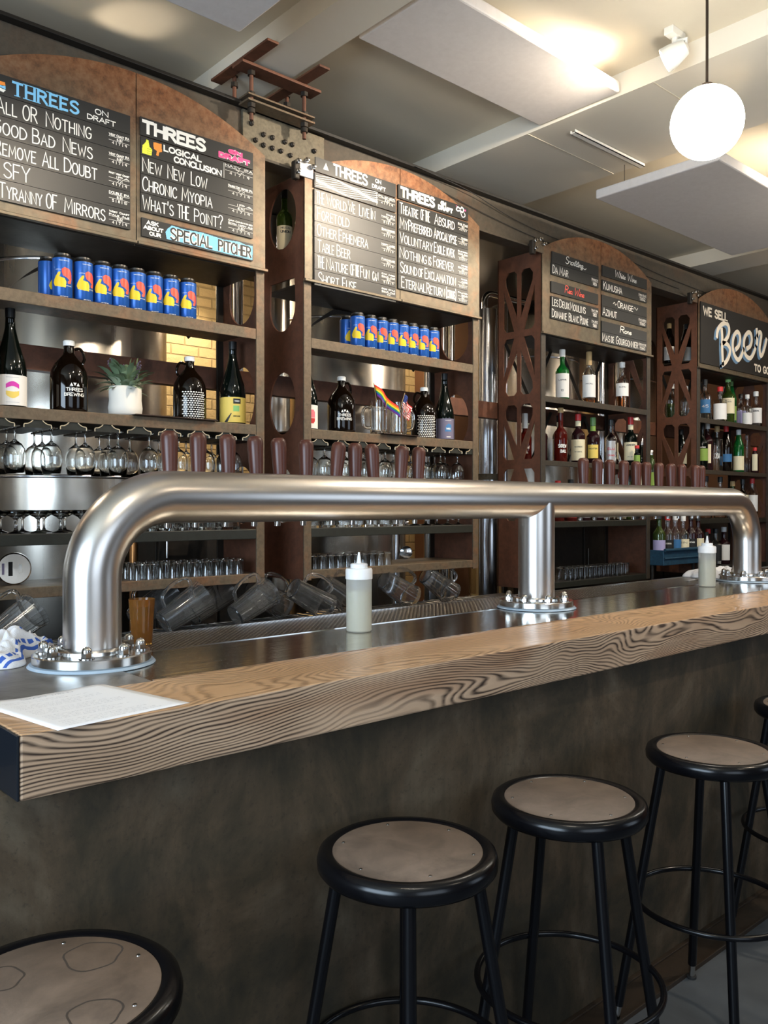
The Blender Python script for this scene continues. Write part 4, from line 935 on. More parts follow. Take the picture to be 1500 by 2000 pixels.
# water rings on the nearest pad
M['damp'] = mat('damp stain', (.07, .055, .045), .5)
for (a, b, r) in ((.02, .085, .032), (.09, -.02, .04), (-.05, -.08, .034)):
    pts = [(a + r * (1 + .08 * sin(3 * q * .1745 + a * 50)) * cos(q * .1745), b + r * (1 + .07 * sin(5 * q * .1745)) * sin(q * .1745)) for q in range(37)]
    pts[-1] = pts[0]; wr = MB(); ribbon(wr, pts, .003, lambda u, v: (u, v, .73965)); flatobj(wr, 'water_stain', M['damp'], ST)

# ================================================================== CANS
def make_can():
    t = thing('beer_can', '', 'can', (0, 0, 0), 0, 'blue beer cans')
    MB().lathe([(.024, 0), (.0315, .008), (.0345, .013), (.0345, .148)], 48).build('can_body', M['canblue'], t, True, angle=40)
    MB().lathe([(.0345, .1481), (.0325, .153), (.0275, .159), (.0272, .160)], 40).build('can_shoulder', M['alu'], t, True, angle=60)
    MB().lathe([(.0275, .1601), (.0285, .161), (.0285, .1655), (.0265, .1655), (.026, .162), (.0001, .162)], 40).build('can_lid', M['canlid'], t, True, angle=40)
    R = .0345
    def cv(pts): return [(R * math.asin(max(-.97, min(.97, (x - 617) / 98))), (640 - y) * .00037) for x, y in pts]
    fm = cylmap(R + .0005, 0)
    y = MB(); fillpoly(y, cv([(540, 455), (555, 420), (580, 380), (598, 378), (600, 395), (588, 425), (640, 440), (655, 470), (650, 528), (600, 525), (545, 515), (535, 480)]), fm, .0009); flatobj(y, 'yellow_thumb', M['yellow'], t)
    r = MB(); fillpoly(r, cv([(612, 350), (640, 332), (685, 345), (702, 380), (704, 440), (695, 485), (672, 488), (668, 470), (682, 450), (660, 430), (625, 415), (612, 385)]), fm, .0009); flatobj(r, 'red_thumb', M['red'], t)
    w = MB(); fw = cylmap(R + .0006, 0)
    def z(y_): return (640 - y_) * .00037
    txt(w, 'LOGICAL', -.024, -.003, z(360), .0028, .0006, fw, .004); txt(w, 'CONCLUSION', .012, .036, z(512), .0028, .0006, fw, .004)
    txt(w, 'THREES BREWING', -.012, .022, z(272), .003, .0006, fw, .004); txt(w, 'INDIA PALE ALE', -.008, .02, .008, .003, .0006, fw, .004)
    flatobj(w, 'can_lettering', M['white'], t); return t
can = make_can(); first = True
def aim(x, y, extra=0): return math.atan2(-y, -x) + radians(extra)
NUM = ['first', 'second', 'third', 'fourth', 'fifth', 'sixth', 'seventh', 'eighth']
def place_can(x, y, rz, label):
    global first
    if first: can.location = (x, y, 2.168); can.rotation_euler = (0, 0, rz); can['label'] = label; first = False; return
    copy_tree(can, (x, y, 2.168), rz, label)
R1 = [.3848, .4098, .4335, .456, .4783, .5012, .5244, .5491]; R2 = [.8397, .8651, .8881, .9105, .9328, .955, .979, 1.003]
A1 = [0, 16, 6, 6, 0, -2, 4, 4]; A2 = [6, 8, -4, 4, 16, 10, 2, 6]
for i in range(8):
    place_can(R1[i] * 3.06, 3.06, aim(R1[i], 1, A1[i]), '%s blue can from the left in the front row of the leftmost unit' % NUM[i])
    place_can(R2[i] * 3.06, 3.06, aim(R2[i], 1, A2[i]), '%s blue can from the left in the front row of the second unit' % NUM[i])
place_can(1.155, 3.138, aim(.36, 1, 60), 'blue can behind the first can of the leftmost unit')
place_can(2.578, 3.15, aim(.8, 1, 40), 'blue can behind the first can of the second unit')

# ================================================================== BOTTLES
def prof_bottle(kind, h, r, nr, hb):
    """outer profile from base to lip"""
    hs = h * hb
    if kind == 'spirit': return [(.0001, 0), (r * .9, 0), (r, .006), (r, hs), (r * .93, hs + h * .04), (r * .62, hs + h * .09), (nr * 1.15, hs + h * .13), (nr, hs + h * .17), (nr, h * .93)]
    if kind == 'slope': return [(.0001, 0), (r * .9, 0), (r, .006), (r, hs), (r * .9, hs + h * .08), (r * .62, hs + h * .18), (nr * 1.3, hs + h * .28), (nr, hs + h * .36), (nr, h * .95)]
    if kind == 'square': return [(.0001, 0), (r * .93, 0), (r, .005), (r, hs), (r * .9, hs + h * .03), (nr * 1.1, hs + h * .06), (nr, hs + h * .09), (nr, h * .93)]
def bottle(x, y, z, h, r, kind, glass, label, liquid=None, fill=.6, lab=None, cap='capblack', words=(), hb=.58, nr=None, caph=.12, face=0, band=None, wcol='inkblack', lspan=150, group=None):
    nr = nr or max(.012, r * .36)
    t = thing('bottle', label, 'bottle', (x, y, z), aim(x, y, face), group)
    P = prof_bottle(kind, h, r, nr, hb); g = M[glass]
    solid = glass in ('amberglass', 'greenblack', 'darkspirit', 'redspirit')
    if solid: MB().lathe(P + [(nr * 1.15, h * .955), (nr * 1.15, h), (.0001, h)], 36).build('glass_body', g, t, True, angle=50)
    else:
        wl = .0025; inner = [(max(.0001, a - wl), max(b, .006)) for a, b in P[::-1]]
        MB().lathe(P + [(nr * 1.12, h * .955), (nr * 1.12, h), (nr - wl, h)] + inner, 32).build('glass_body', g, t, True, angle=50)
    if liquid and not solid:
        zl = h * hb * fill / .6 * .95; zl = min(zl, h * hb)
        MB().lathe([(.0001, .0065), (r - .0029, .0065), (r - .0029, zl), (.0001, zl)], 32).build('liquid', M[liquid], t, True, angle=50)
    if cap: MB().lathe([(nr * 1.2, h * (1 - caph)), (nr * 1.24, h + .001), (nr * 1.1, h + .004), (.0001, h + .004)], 24).build('cap', M[cap], t, True)
    if band: MB().lathe([(nr * 1.14, h * (1 - caph) - .035), (nr * 1.14, h * (1 - caph) - .003)], 24).build('neck_label', M[band], t, True)
    if lab:
        z0, z1, col = lab; mb = MB(); n = 18; a0 = -radians(lspan / 2); v = []
        for i in range(n + 1):
            a = a0 + radians(lspan) * i / n
            for zz in (z0, z1): v.append(((r + .0006) * cos(a), (r + .0006) * sin(a), zz))
        mb.add(v, [(2 * i, 2 * i + 2, 2 * i + 3, 2 * i + 1) for i in range(n)]); flatobj(mb, 'paper_label', M[col], t)
    if words:
        mb = MB(); fm = cylmap(r + .0011, 0)
        for (s, u0, u1, zz, hh, ww) in words: txt(mb, s, u0, u1, zz, hh, ww, fm, .006)
        flatobj(mb, 'label_lettering', M[wcol], t)
    return t
def jug(x, y, label, wordy, face, hside):
    t = thing('growler', label, 'jug', (x, y, 1.767), aim(x, y, face))
    MB().lathe([(.0001, 0), (.056, 0), (.064, .006), (.0665, .015), (.0665, .135), (.063, .158), (.05, .185), (.034, .203), (.022, .218), (.018, .232), (.018, .252)], 48).build('glass_body', M['amberglass'], t, True, angle=60)
    MB().lathe([(.0205, .2515), (.0205, .268), (.018, .271), (.0001, .271)], 32).build('screw_cap', M['capwhite'], t, True)
    a = radians(hside); c_, s_ = cos(a), sin(a)
    MB().tube([(c_ * q, s_ * q, zz) for q, zz in smoothp([(.019, .24), (.038, .244), (.05, .228), (.054, .205), (.047, .19)], 4)], .0055, 10).build('handle', M['amberglass'], t, True)
    mb = MB(); fm = cylmap(.0671, 0)
    if wordy:
        txt(mb, 'THREES', -.032, .032, .078, .013, .0021, fm, .005); txt(mb, 'BREWING', -.038, .038, .060, .013, .0021, fm, .005)
        for k in (-1, 0, 1): fillpoly(mb, [(k * .012 - .006, .097 if k else .109), (k * .012 + .006, .097 if k else .109), (k * .012, .109 if k else .097)], fm, .0008)
    else:
        for j in range(13):
            for i in range(9):
                u = -.044 + i * .011 + (.0055 if j % 2 else 0); zz = .012 + j * .0088
                fillpoly(mb, [(u - .0042, zz), (u + .0042, zz), (u + .0032, zz + .0035), (u, zz + .0048), (u - .0032, zz + .0035)], fm, .0009)
    flatobj(mb, 'printed_mark', M['white'], t); return t
jug(1.224, 3.12, 'dark jug with white lettering beside the potted plant', True, 18, 75)
jug(1.722, 3.12, 'dark jug printed with rows of little white arches, right of the plant', False, 14, -85)
jug(2.52, 3.12, 'dark jug with white lettering beside the rainbow flag', True, 14, 110)
jug(3.066, 3.12, 'dark jug printed with rows of little white arches, right of the mugs', False, 12, -85)
def magnum(x, y, label, lcol, extra, face=0, r=.0545, h=.357):
    t = thing('wine_bottle', label, 'bottle', (x, y, 1.767), aim(x, y, face))
    MB().lathe([(.0001, 0), (r * .9, 0), (r, .008), (r, .14), (r * .93, .17), (r * .72, .205), (r * .48, .25), (.0175, .29), (.015, .345), (.0165, .346), (.0165, h), (.0001, h)], 44).build('glass_body', M['greenblack'], t, True, angle=60)
    MB().lathe([(.0168, .325), (.0172, h + .001), (.0001, h + .002)], 28).build('foil_cap', M['capblack'], t, True)
    mb = MB(); n = 20; a0 = radians(-88); v = []
    for i in range(n + 1):
        a = a0 + radians(176) * i / n
        for zz in (.012, .118): v.append(((r + .0006) * cos(a), (r + .0006) * sin(a), zz))
    mb.add(v, [(2 * i, 2 * i + 2, 2 * i + 3, 2 * i + 1) for i in range(n)]); flatobj(mb, 'paper_label', M[lcol], t)
    extra(t, r); return t
def lab_a(t, r):
    fm = cylmap(r + .0011, 0); mb = MB()
    fillpoly(mb, [(-.022, .07), (-.022, .085)] + [(-.022 + .044 * i / 8, .085 + .010 * sin(pi * i / 8)) for i in range(9)] + [(.022, .07)] + [(.022 - .044 * i / 8, .07 + .008 * sin(pi * i / 8)) for i in range(9)], fm, .001); flatobj(mb, 'magenta_band', M['magenta'], t)
    mb = MB(); fillpoly(mb, [(-.022, .062), (-.022, .048)] + [(-.022 + .044 * i / 8, .048 - .012 * sin(pi * i / 8)) for i in range(9)] + [(.022, .062)] + [(.022 - .044 * i / 8, .062 - .003 * sin(pi * i / 8)) for i in range(9)], fm, .001); flatobj(mb, 'yellow_band', M['labelyellow'], t)
    mb = MB(); ribbon(mb, [(-.022, .109), (.022, .109)], .0012, fm, .006); ribbon(mb, [(-.022, .022), (.022, .022)], .0012, fm, .006); flatobj(mb, 'label_lettering', M['print'], t)
def lab_b(t, r):
    fm = cylmap(r + .0011, 0); mb = MB()
    fillpoly(mb, [(.004, .09), (.036, .09), (.036, .112), (.004, .112)], fm, .0012); flatobj(mb, 'black_mark', M['inkblack'], t); mb = MB(); fillpoly(mb, [(-.035, .013), (-.02, .013), (-.002, .05), (-.006, .05)], fm, .0012); flatobj(mb, 'black_wedge', M['inkblack'], t); mb = MB(); txt(mb, 'SOUR BLONDE', .004, .034, .035, .006, .001, fm, .006); flatobj(mb, 'small_print', M['inkblack'], t)
    mb = MB(); fillpoly(mb, [(.004, .058), (.03, .058), (.03, .082), (.004, .082)], fm, .0012); flatobj(mb, 'green_mark', M['labelgreen'], t)
    mb = MB(); txt(mb, 'THREES', .009, .031, .098, .006, .0012, cylmap(r + .0014, 0), .006); flatobj(mb, 'label_lettering', M['white'], t)
def lab_c(t, r):
    fm = cylmap(r + .0011, 0); mb = MB()
    fillpoly(mb, [(-.015, .06), (.02, .06), (.02, .085), (.012, .096), (-.008, .096), (-.015, .085)], fm, .0012); flatobj(mb, 'pink_mark', mat('label pink', (.85, .2, .25), .5), t)
    mb = MB(); fillpoly(mb, [(-.015, .058), (.02, .058), (.02, .045), (.012, .034), (-.008, .034), (-.015, .045)], fm, .0012); flatobj(mb, 'crimson_mark', M['capred'], t)
def lab_d(t, r):
    fm = cylmap(r + .0011, 0); mb = MB()
    fillpoly(mb, [(-.002, .05), (.035, .05), (.035, .085), (.018, .092), (.004, .08)], fm, .0012); flatobj(mb, 'blue_mark', M['labelblue'], t)
    mb = MB(); txt(mb, 'THREES', .004, .03, .06, .009, .0016, cylmap(r + .0014, 0), .006); ribbon(mb, [(0, .108), (.034, .108)], .0015, fm, .006); ribbon(mb, [(.008, .022), (.03, .022)], .003, fm, .006); flatobj(mb, 'label_lettering', M['white'], t)
magnum(1.015, 3.12, 'tall dark wine bottle, cream label with magenta and yellow ring, at left edge', 'labelwhite', lab_a, 8)
magnum(1.926, 3.12, 'tall dark wine bottle with yellow label right of the arch-printed jug', 'labelyellow', lab_b, -2)
magnum(2.316, 3.12, 'tall dark wine bottle with pink and red mark half behind the post', 'labelwhite', lab_c, 25, .05)
magnum(3.217, 3.12, 'tall dark wine bottle with slate purple label in the second unit', 'labelpurple', lab_d, 5, .05)

W_ = lambda s, z, h=.010, w=.0018, a=-.022, b=.026: (s, a, b, z, h, w)
Z3A, Z3B, Z3C, Z3D = 2.06, 1.69, 1.338, .985
bottle(4.243, 3.12, Z3A, .315, .041, 'spirit', 'greenglass', 'green whisky bottle with long white label on the upper wine-unit shelf', lab=(.025, .17, 'labelwhite'), cap='capwhite', words=(W_('LAPHR', .125), W_('10', .06, .014, .002, -.008, .008)), caph=.13)
bottle(4.521, 3.12, Z3A, .335, .041, 'spirit', 'clear', 'clear bottle with big white label and tan cork wrap on the upper shelf', 'whisky', .14, lab=(.05, .19, 'labelwhite'), cap='captan', words=(W_('MACALLAN'[:6], .13, .008, .0012),), caph=.24)
bottle(4.896, 3.12, Z3A, .312, .041, 'spirit', 'clear', 'clear whisky bottle with white and teal label on the upper shelf', 'whisky', .38, lab=(.09, .175, 'labelwhite'), cap='capwhite', words=(W_('GLENLI', .145, .009, .0014),), caph=.1)
o = bottle(4.79, 3.22, Z3A, .0601, .02, 'square', 'clear', 'small clear jar at the back of the upper shelf', cap=None)
bottle(3.985, 3.2, Z3B, .285, .040, 'spirit', 'redspirit', 'dark red bottle seen through the truss side of the third unit', cap='capwhite', words=(W_('SKREW', .075, .02, .003, -.03, .03), W_('BALL', .05, .016, .003, -.02, .02)), wcol='white', hb=.5, caph=.3)
bottle(4.10, 3.17, Z3B, .27, .040, 'spirit', 'darkspirit', 'dark bottle with cream neck wrap just right of the truss side', cap='capblack', band='labelcream', words=(W_('S', .07, .03, .004, -.01, .012),), wcol='white')
bottle(4.172, 3.08, Z3B, .322, .040, 'spirit', 'redspirit', 'tall red-brown bottle with white script in the whisky row', cap='captan', words=(W_('SKREW', .085, .022, .004, -.015, .04), W_('BALL', .055, .02, .004, 0, .038)), wcol='white', hb=.52, caph=.08)
bottle(4.269, 3.16, Z3B, .29, .041, 'spirit', 'darkspirit', 'dark bottle with cream label and dark cap in the whisky row', lab=(.02, .15, 'labelcream'), cap='capblack', band='labelcream', words=(W_('RYE', .08, .016, .002), W_('NY DISTIL', .06, .006, .001)))
bottle(4.406, 3.12, Z3B, .305, .042, 'spirit', 'darkspirit', 'dark bottle with cream label and bright red cap in the whisky row', lab=(.02, .15, 'labelcream'), cap='capred', band='labelcream', words=(W_('BOURBON', .1, .008, .0012), W_('NY DISTIL', .07, .007, .0012)))
bottle(4.565, 3.12, Z3B, .295, .041, 'spirit', 'darkspirit', 'dark bottle with round yellow label and green striped neck', lab=(.04, .125, 'labelyellow'), cap='capgreen', band='labellime', words=(W_('MICHTER', .095, .01, .0018, -.028, .028),), lspan=100, caph=.16)
bottle(4.765, 3.12, Z3B, .296, .041, 'spirit', 'clear', 'clear bottle with silver and red label in the whisky row', 'darkspirit', .33, lab=(.03, .16, 'silver'), cap='capblack', words=(W_('ELIJ', .1, .016, .003), W_('CRAIG', .06, .012, .002)), wcol='capred', lspan=90)
bottle(4.905, 3.2, Z3B, .312, .038, 'spirit', 'darkspirit', 'dark bottle with cream label partly behind the silver-labelled one', lab=(.05, .16, 'labelcream'), cap='capblack', words=(W_('JAM', .13, .014, .0028, -.01, .026),))
bottle(4.965, 3.1, Z3B, .325, .042, 'spirit', 'greenblack', 'green whisky bottle with large cream label and red cap', lab=(.04, .16, 'labelcream'), cap='capred', band='labelcream', words=(W_('JAMESON', .135, .013, .0024, -.032, .032), W_('IRISH', .06, .006, .001)), caph=.14)
bottle(4.92, 3.025, Z3B, .13, .02, 'spirit', 'greenblack', 'tiny green bottle in front at the right end of the whisky row', lab=(.02, .07, 'labellime'), cap='capred')
bottle(5.10, 3.1, 1.53, .35, .036, 'slope', 'greenblack', 'green bottle with steel pourer on the ledge between the units', lab=(.04, .14, 'labelcream'), cap='alu', band='capred')
bottle(5.25, 3.12, 1.53, .28, .036, 'slope', 'olive', 'olive bottle on the ledge, right of the one with pourer', lab=(.04, .13, 'labellime'), cap='alu')
CL = [(4.053, .27, 'darkspirit', 'labelcream', 'capblack', 'squat dark bottle at the left end of the low liquor shelf'), (4.2, .24, 'redspirit', None, 'capred', 'red bottle second on the low liquor shelf'),
      (4.33, .25, 'redspirit', 'redp', 'capblack', 'red-labelled bottle third on the low liquor shelf'), (4.47, .25, 'darkspirit', 'labelwhite', 'capblack', 'dark white-labelled bottle behind the first right-hand taps'),
      (4.61, .25, 'darkspirit', 'labelwhite', 'capred', 'dark red-capped bottle on the low liquor shelf'), (4.75, .26, 'clear', 'labelcream', 'capwhite', 'clear cream-labelled bottle on the low liquor shelf'),
      (4.88, .31, 'clear', 'labelwhite', 'capred', 'clear red-capped bottle near the right end of the low liquor shelf'), (4.975, .29, 'olive', 'labelcream', 'capblack', 'olive bottle at the right end of the low liquor shelf')]
for (x, h, g, lc, cp, lb) in CL: bottle(x, 3.12, Z3C, h, .04, 'spirit', g, lb, lab=(.02, .12, lc) if lc else None, cap=cp)
# speed rail and its bottles
t = thing('speed_rail', 'blue painted steel bottle rail between the last two units', 'bottle rail', (5.04, 2.9, 1.04))
MB().box(0, .6, 0, .004, 0, .10).box(0, .6, .004, .115, 0, .004).box(0, .6, .115, .119, 0, .07).box(-.004, 0, 0, .119, 0, .10).box(.6, .604, 0, .119, 0, .10).build('trough', M['steel_blue'], t, bevel=.003)
MB().tube([(0, -.008, .10), (.6, -.008, .10)], .011, 12).tube([(0, -.004, .045), (.6, -.004, .045)], .006, 10).build('rolled_edge', M['steel_blue'], t, True)
for x in (.03, .57): MB().tube([(x, .1, .002), (x, .1, -.9405 - .1)], .012, 10).build('support_leg', M['steel_dark'], t)
RB = [(5.085, .34, 'olive', 'labellav', 'capblack', 'green bottle at the left end of the blue rail', ''), (5.19, .33, 'clear', 'labelblack', 'capred', 'clear bottle with black and white label in the blue rail', 'HAVANA'),
      (5.29, .33, 'clear', 'labelblue', 'capwhite', 'tall clear bottle with blue label in the blue rail', ''), (5.395, .32, 'clear', 'labelcream', 'capwhite', 'clear bottle with cream label in the blue rail', 'GIN'),
      (5.50, .33, 'darkspirit', 'labelblack', 'capblack', 'dark bottle lettered CAMP in the blue rail', 'CAMPARI'), (5.60, .32, 'darkspirit', 'labelcream', 'capblack', 'dark bottle at the right end of the blue rail', '')]
for (x, h, g, lc, cp, lb, wd) in RB:
    bottle(x, 2.96, 1.0445, h, .04, 'spirit', g, lb, lab=(.06, .16, lc), cap=cp, words=((W_(wd, .13, .012, .002, -.028, .028),) if wd else ()), wcol='white' if lc == 'labelblack' else 'inkblack')
# unit four
bottle(5.735, 3.26, 2.47, .30, .038, 'slope', 'amberglass', 'dark bottle with white label high behind the right truss panel, left one', lab=(.03, .13, 'labelwhite'), cap='captan')
bottle(5.85, 3.19, 2.47, .30, .036, 'slope', 'amberglass', 'dark bottle with white label high behind the right truss panel, right one', lab=(.03, .13, 'labelwhite'), cap='capblack')
bottle(5.77, 3.26, Z3A, .27, .045, 'spirit', 'clear', 'clear bottle behind the lower truss of the right unit', 'olive', .5, cap='capwhite')
bottle(5.90, 3.22, Z3A, .26, .04, 'spirit', 'clear', 'second clear bottle behind the lower truss of the right unit', cap='capwhite')
bottle(6.0, 3.12, Z3A, .31, .045, 'spirit', 'clear', 'tall clear bottle with blue label on the right unit, top row', lab=(.06, .16, 'labelblue'), cap='capblack', words=(W_('45', .1, .02, .002),), wcol='white', lspan=110)
bottle(6.155, 3.08, Z3A, .265, .048, 'square', 'clear', 'round clear bottle with white label and cork, top row', lab=(.02, .14, 'labelwhite'), cap='capred', hb=.6)
bottle(6.345, 3.11, Z3A, .37, .047, 'spirit', 'olive', 'tall olive bottle with pale green label, top row', lab=(.08, .2, 'labelcream'), cap='labelgreen', words=(W_('MEZCAL', .18, .008, .0012), W_('UNION', .165, .01, .002)), hb=.56, caph=.12)
bottle(6.47, 3.15, Z3A, .35, .043, 'slope', 'greenglass', 'bright green bottle with colourful label, top row', lab=(.04, .15, 'labellime'), cap='capgreen', words=(W_('AZ', .07, .03, .006),), wcol='redp')
bottle(6.56, 3.06, Z3A, .24, .036, 'square', 'clear', 'small square clear bottle with pale label, top row', lab=(.01, .1, 'labelwhite'), cap='capwhite')
bottle(6.64, 3.15, Z3A, .26, .04, 'spirit', 'clear', 'clear bottle with dark horseshoe mark, top row', lab=(.02, .13, 'labellav'), cap='capblack')
bottle(6.73, 3.07, Z3A, .28, .045, 'spirit', 'clear', 'squat clear bottle with scribbled label at the right end, top row', lab=(.03, .15, 'labelwhite'), cap='capwhite', words=(W_('ILEGAL', .12, .012, .003),), hb=.5)
bottle(5.80, 3.2, Z3B, .30, .04, 'slope', 'greenblack', 'dark bottle half hidden by the right unit side, middle row', cap='capblack', lab=(.05, .13, 'labelcream'))
bottle(5.885, 3.08, Z3B, .34, .04, 'spirit', 'greenblack', 'dark bottle with lime label next to the taps, middle row', lab=(.07, .16, 'labellime'), cap='capblack', words=(W_('CHARTREUSE', .165, .008, .0016),), wcol='white')
bottle(6.04, 3.12, Z3B, .36, .04, 'spirit', 'darkspirit', 'dark bottle with oval tan label and white cap, middle row', lab=(.06, .2, 'labelcream'), cap='capwhite', lspan=80, hb=.62)
bottle(6.19, 3.12, Z3B, .345, .042, 'square', 'clear', 'clear square-shouldered bottle with vertical lettering, middle row', cap='captan', words=(W_('CASA', .1, .04, .003, -.02, .02),), wcol='white', hb=.7)
bottle(6.335, 3.12, Z3B, .355, .042, 'slope', 'amberglass', 'dark bottle with blue band and red-white capsule, middle row', lab=(.08, .14, 'labelblue'), cap='capred', caph=.25)
bottle(6.44, 3.18, Z3B, .25, .036, 'slope', 'amberglass', 'dark bottle with orange cap at the back, middle row', cap='caporange')
bottle(6.50, 3.10, Z3B, .335, .04, 'slope', 'greenglass', 'green bottle with cream label, middle row', lab=(.02, .13, 'labelcream'), cap='capwhite')
bottle(6.60, 3.16, Z3B, .29, .038, 'spirit', 'darkspirit', 'dark bottle with bright orange top, middle row', lab=(.05, .18, 'labelwhite'), cap='caporange', lspan=60)
bottle(6.67, 3.05, Z3B, .20, .03, 'slope', 'darkspirit', 'small dark bottle with pale label, middle row front', lab=(.02, .15, 'labelcream'), cap='capred', lspan=80)
bottle(6.75, 3.15, Z3B, .31, .036, 'square', 'clear', 'clear ornate decanter bottle at the right end, middle row', cap='clear', hb=.35)
for (x, h, g, lc, cp, lb) in ((5.80, .3, 'clear', None, 'capblack', 'clear bottle at the left of the third row, right unit'), (5.98, .31, 'clear', 'labelwhite', 'capblack', 'clear bottle behind the last taps, third row'),
                              (6.2, .31, 'clear', 'labelcream', 'capblack', 'clear bottle with cream label, third row'), (6.4, .28, 'olive', 'labelcream', 'captan', 'olive bottle above the pipe bend, third row'),
                              (6.57, .30, 'amberglass', 'labelcream', 'capblack', 'dark bottle above the pipe bend, third row'), (6.735, .31, 'clear', 'labelwhite', 'capred', 'clear red-capped bottle with pink-white label right of the pipe bend')):
    bottle(x, 3.1, Z3C, h, .042, 'spirit', g, lb, lab=(.05, .18, lc) if lc else None, cap=cp)
for (x, h, g, lc, cp, lb, yy) in ((5.72, .27, 'clear', None, 'capwhite', 'clear bottle at the left of the lowest row, right unit', 3.15), (5.83, .26, 'clear', None, 'capblack', 'plain clear bottle in the lowest row, right unit', 3.2), (5.90, .25, 'darkspirit', 'labellav', 'capblack', 'purple-black bottle with lavender label in the lowest row', 3.06),
                                  (6.05, .27, 'darkspirit', 'labelcream', 'capred', 'dark bottle with cream label in the lowest row', 3.12), (6.17, .27, 'clear', 'labelblack', 'capblack', 'clear bottle with black label in the lowest row', 3.12), (6.30, .28, 'darkspirit', 'labelwhite', 'capwhite', 'dark bottle with white label beside the far pipe leg', 3.12)):
    bottle(x, yy, Z3D, h, .045, 'spirit', g, lb, lab=(.03, .15, lc) if lc else None, cap=cp, hb=.55)
bottle(2.275, 3.235, 2.585, .30, .036, 'spirit', 'olive', 'bottle with green landscape label seen through the oval cut-out', lab=(.02, .13, 'labelcream'), cap='capblack', words=(W_('MEZCAL', .115, .008, .0014), W_('UNION', .095, .013, .0026)), face=5)
bottle(2.37, 3.225, 2.585, .29, .036, 'spirit', 'olive', 'pale-labelled bottle behind the landscape-labelled one in the oval', lab=(.02, .14, 'labelwhite'), cap='capblack')

# ================================================================== GLASSWARE
OW = ['first','second','third','fourth','fifth','sixth','seventh','eighth','ninth','tenth','eleventh','twelfth','thirteenth','fourteenth']
DW = ['front', 'middle', 'back']
wg = thing('wine_glass', 'stemmed wine glass hanging upside down under the leftmost shelf unit', 'wine glass', (0, 0, 1.7062), 0, 'wine glasses hanging under the leftmost unit')
MB().lathe([(.0001, 0), (.031, -.0005), (.031, -.0018), (.006, -.005), (.0035, -.012), (.0035, -.045), (.008, -.052), (.024, -.064), (.034, -.082), (.0375, -.105), (.036, -.13), (.031, -.163), (.0302, -.163), (.0352, -.13), (.0367, -.105), (.0332, -.083), (.023, -.0655), (.006, -.055), (.0001, -.054)], 28).build('glass', M['clear'], wg, True, angle=180)
k = 0
for ui, (ux, grp, lab) in enumerate(((.854, 'wine glasses hanging under the leftmost unit', 'stemmed wine glass hanging upside down under the leftmost shelf unit'),
                                   (2.21, 'wine glasses hanging under the second unit', 'stemmed wine glass hanging upside down under the second shelf unit'))):
    for si, s in enumerate(SLOTS):
        for j, y in enumerate((3.05, 3.135, 3.22)):
            if (si + j * 2 + ui) % 7 == 6 and j: continue
            p = (ux + s + random.uniform(-.002, .002), y + random.uniform(-.003, .003), 1.7062)
            lb = '%s wine glass hanging in the %s slot from the left under the %s shelf unit' % (DW[j], OW[si], ('leftmost', 'second')[ui])
            if k == 0: wg.location = p; wg['label'] = lb; k = 1
            else: copy_tree(wg, p, random.uniform(0, 6), lb, grp)
# coupes on shelf three
cp = tag(MB().lathe([(.0001, 0), (.028, 0), (.027, .002), (.008, .008), (.0045, .016), (.0045, .048), (.012, .056), (.03, .066), (.036, .082), (.0352, .082), (.029, .068), (.012, .059), (.0001, .057)], 28).build('stemmed_glass', M['clear'], None, True, angle=180),
         'short stemmed glass standing on the dark third shelf of the leftmost unit', 'glass', 'short stemmed glasses on the leftmost unit')
k = 0
for i in range(6):
    for j, y in enumerate((3.05, 3.13, 3.21)):
        p = (.93 + i * .078 + (.03 if j % 2 else 0), y, 1.33)
        c = cp if k == 0 else cp.copy(); k = 1
        if c is not cp: C.objects.link(c)
        c.location = p; c['label'] = '%s short stemmed glass in column %s on the dark third shelf, leftmost unit' % (DW[j], OW[i])
for i in range(5):
    for j, y in enumerate((3.05, 3.13)):
        c = cp.copy(); C.objects.link(c); c.location = (2.93 + i * .08, y, 1.33); c['label'] = '%s short stemmed glass, %s from the left in its group on the second unit' % (DW[j], OW[i]); c['group'] = 'short stemmed glasses on the second unit'
tb = tag(MB().lathe([(.0001, 0), (.036, 0), (.037, .004), (.0385, .03), (.036, .034), (.039, .05), (.040, .085), (.0385, .085), (.036, .05), (.035, .012), (.0001, .010)], 16).build('rocks_glass', M['clear'], None, True, angle=20),
         'faceted rocks glass standing on the dark third shelf of the leftmost unit', 'glass', 'rocks glasses on the leftmost unit')
k = 0
for i in range(6):
    for j, y in enumerate((3.05, 3.14)):
        p = (1.445 + i * .086, y, 1.33)
        c = tb if k == 0 else tb.copy(); k = 1
        if c is not tb: C.objects.link(c)
        c.location = p; c['label'] = '%s faceted rocks glass, %s from the left on the leftmost unit third shelf' % (DW[j * 2], OW[i])
for i in range(7):
    for j, y in enumerate((3.05, 3.14)):
        c = tb.copy(); C.objects.link(c); c.location = (2.30 + i * .086, y, 1.33); c['label'] = '%s faceted rocks glass, %s from the left on the second unit third shelf' % (DW[j * 2], OW[i]); c['group'] = 'rocks glasses on the second unit'
tg = tag(MB().lathe([(.0001, .064), (.0175, .064), (.0195, .060), (.0225, 0), (.0213, 0), (.0183, .055), (.0001, .057)], 20).build('tasting_glass', M['clear'], None, True, angle=40),
         'small tasting glass upside down on the lowest shelf of the leftmost unit', 'glass', 'tasting glasses on the leftmost unit')
k = 0
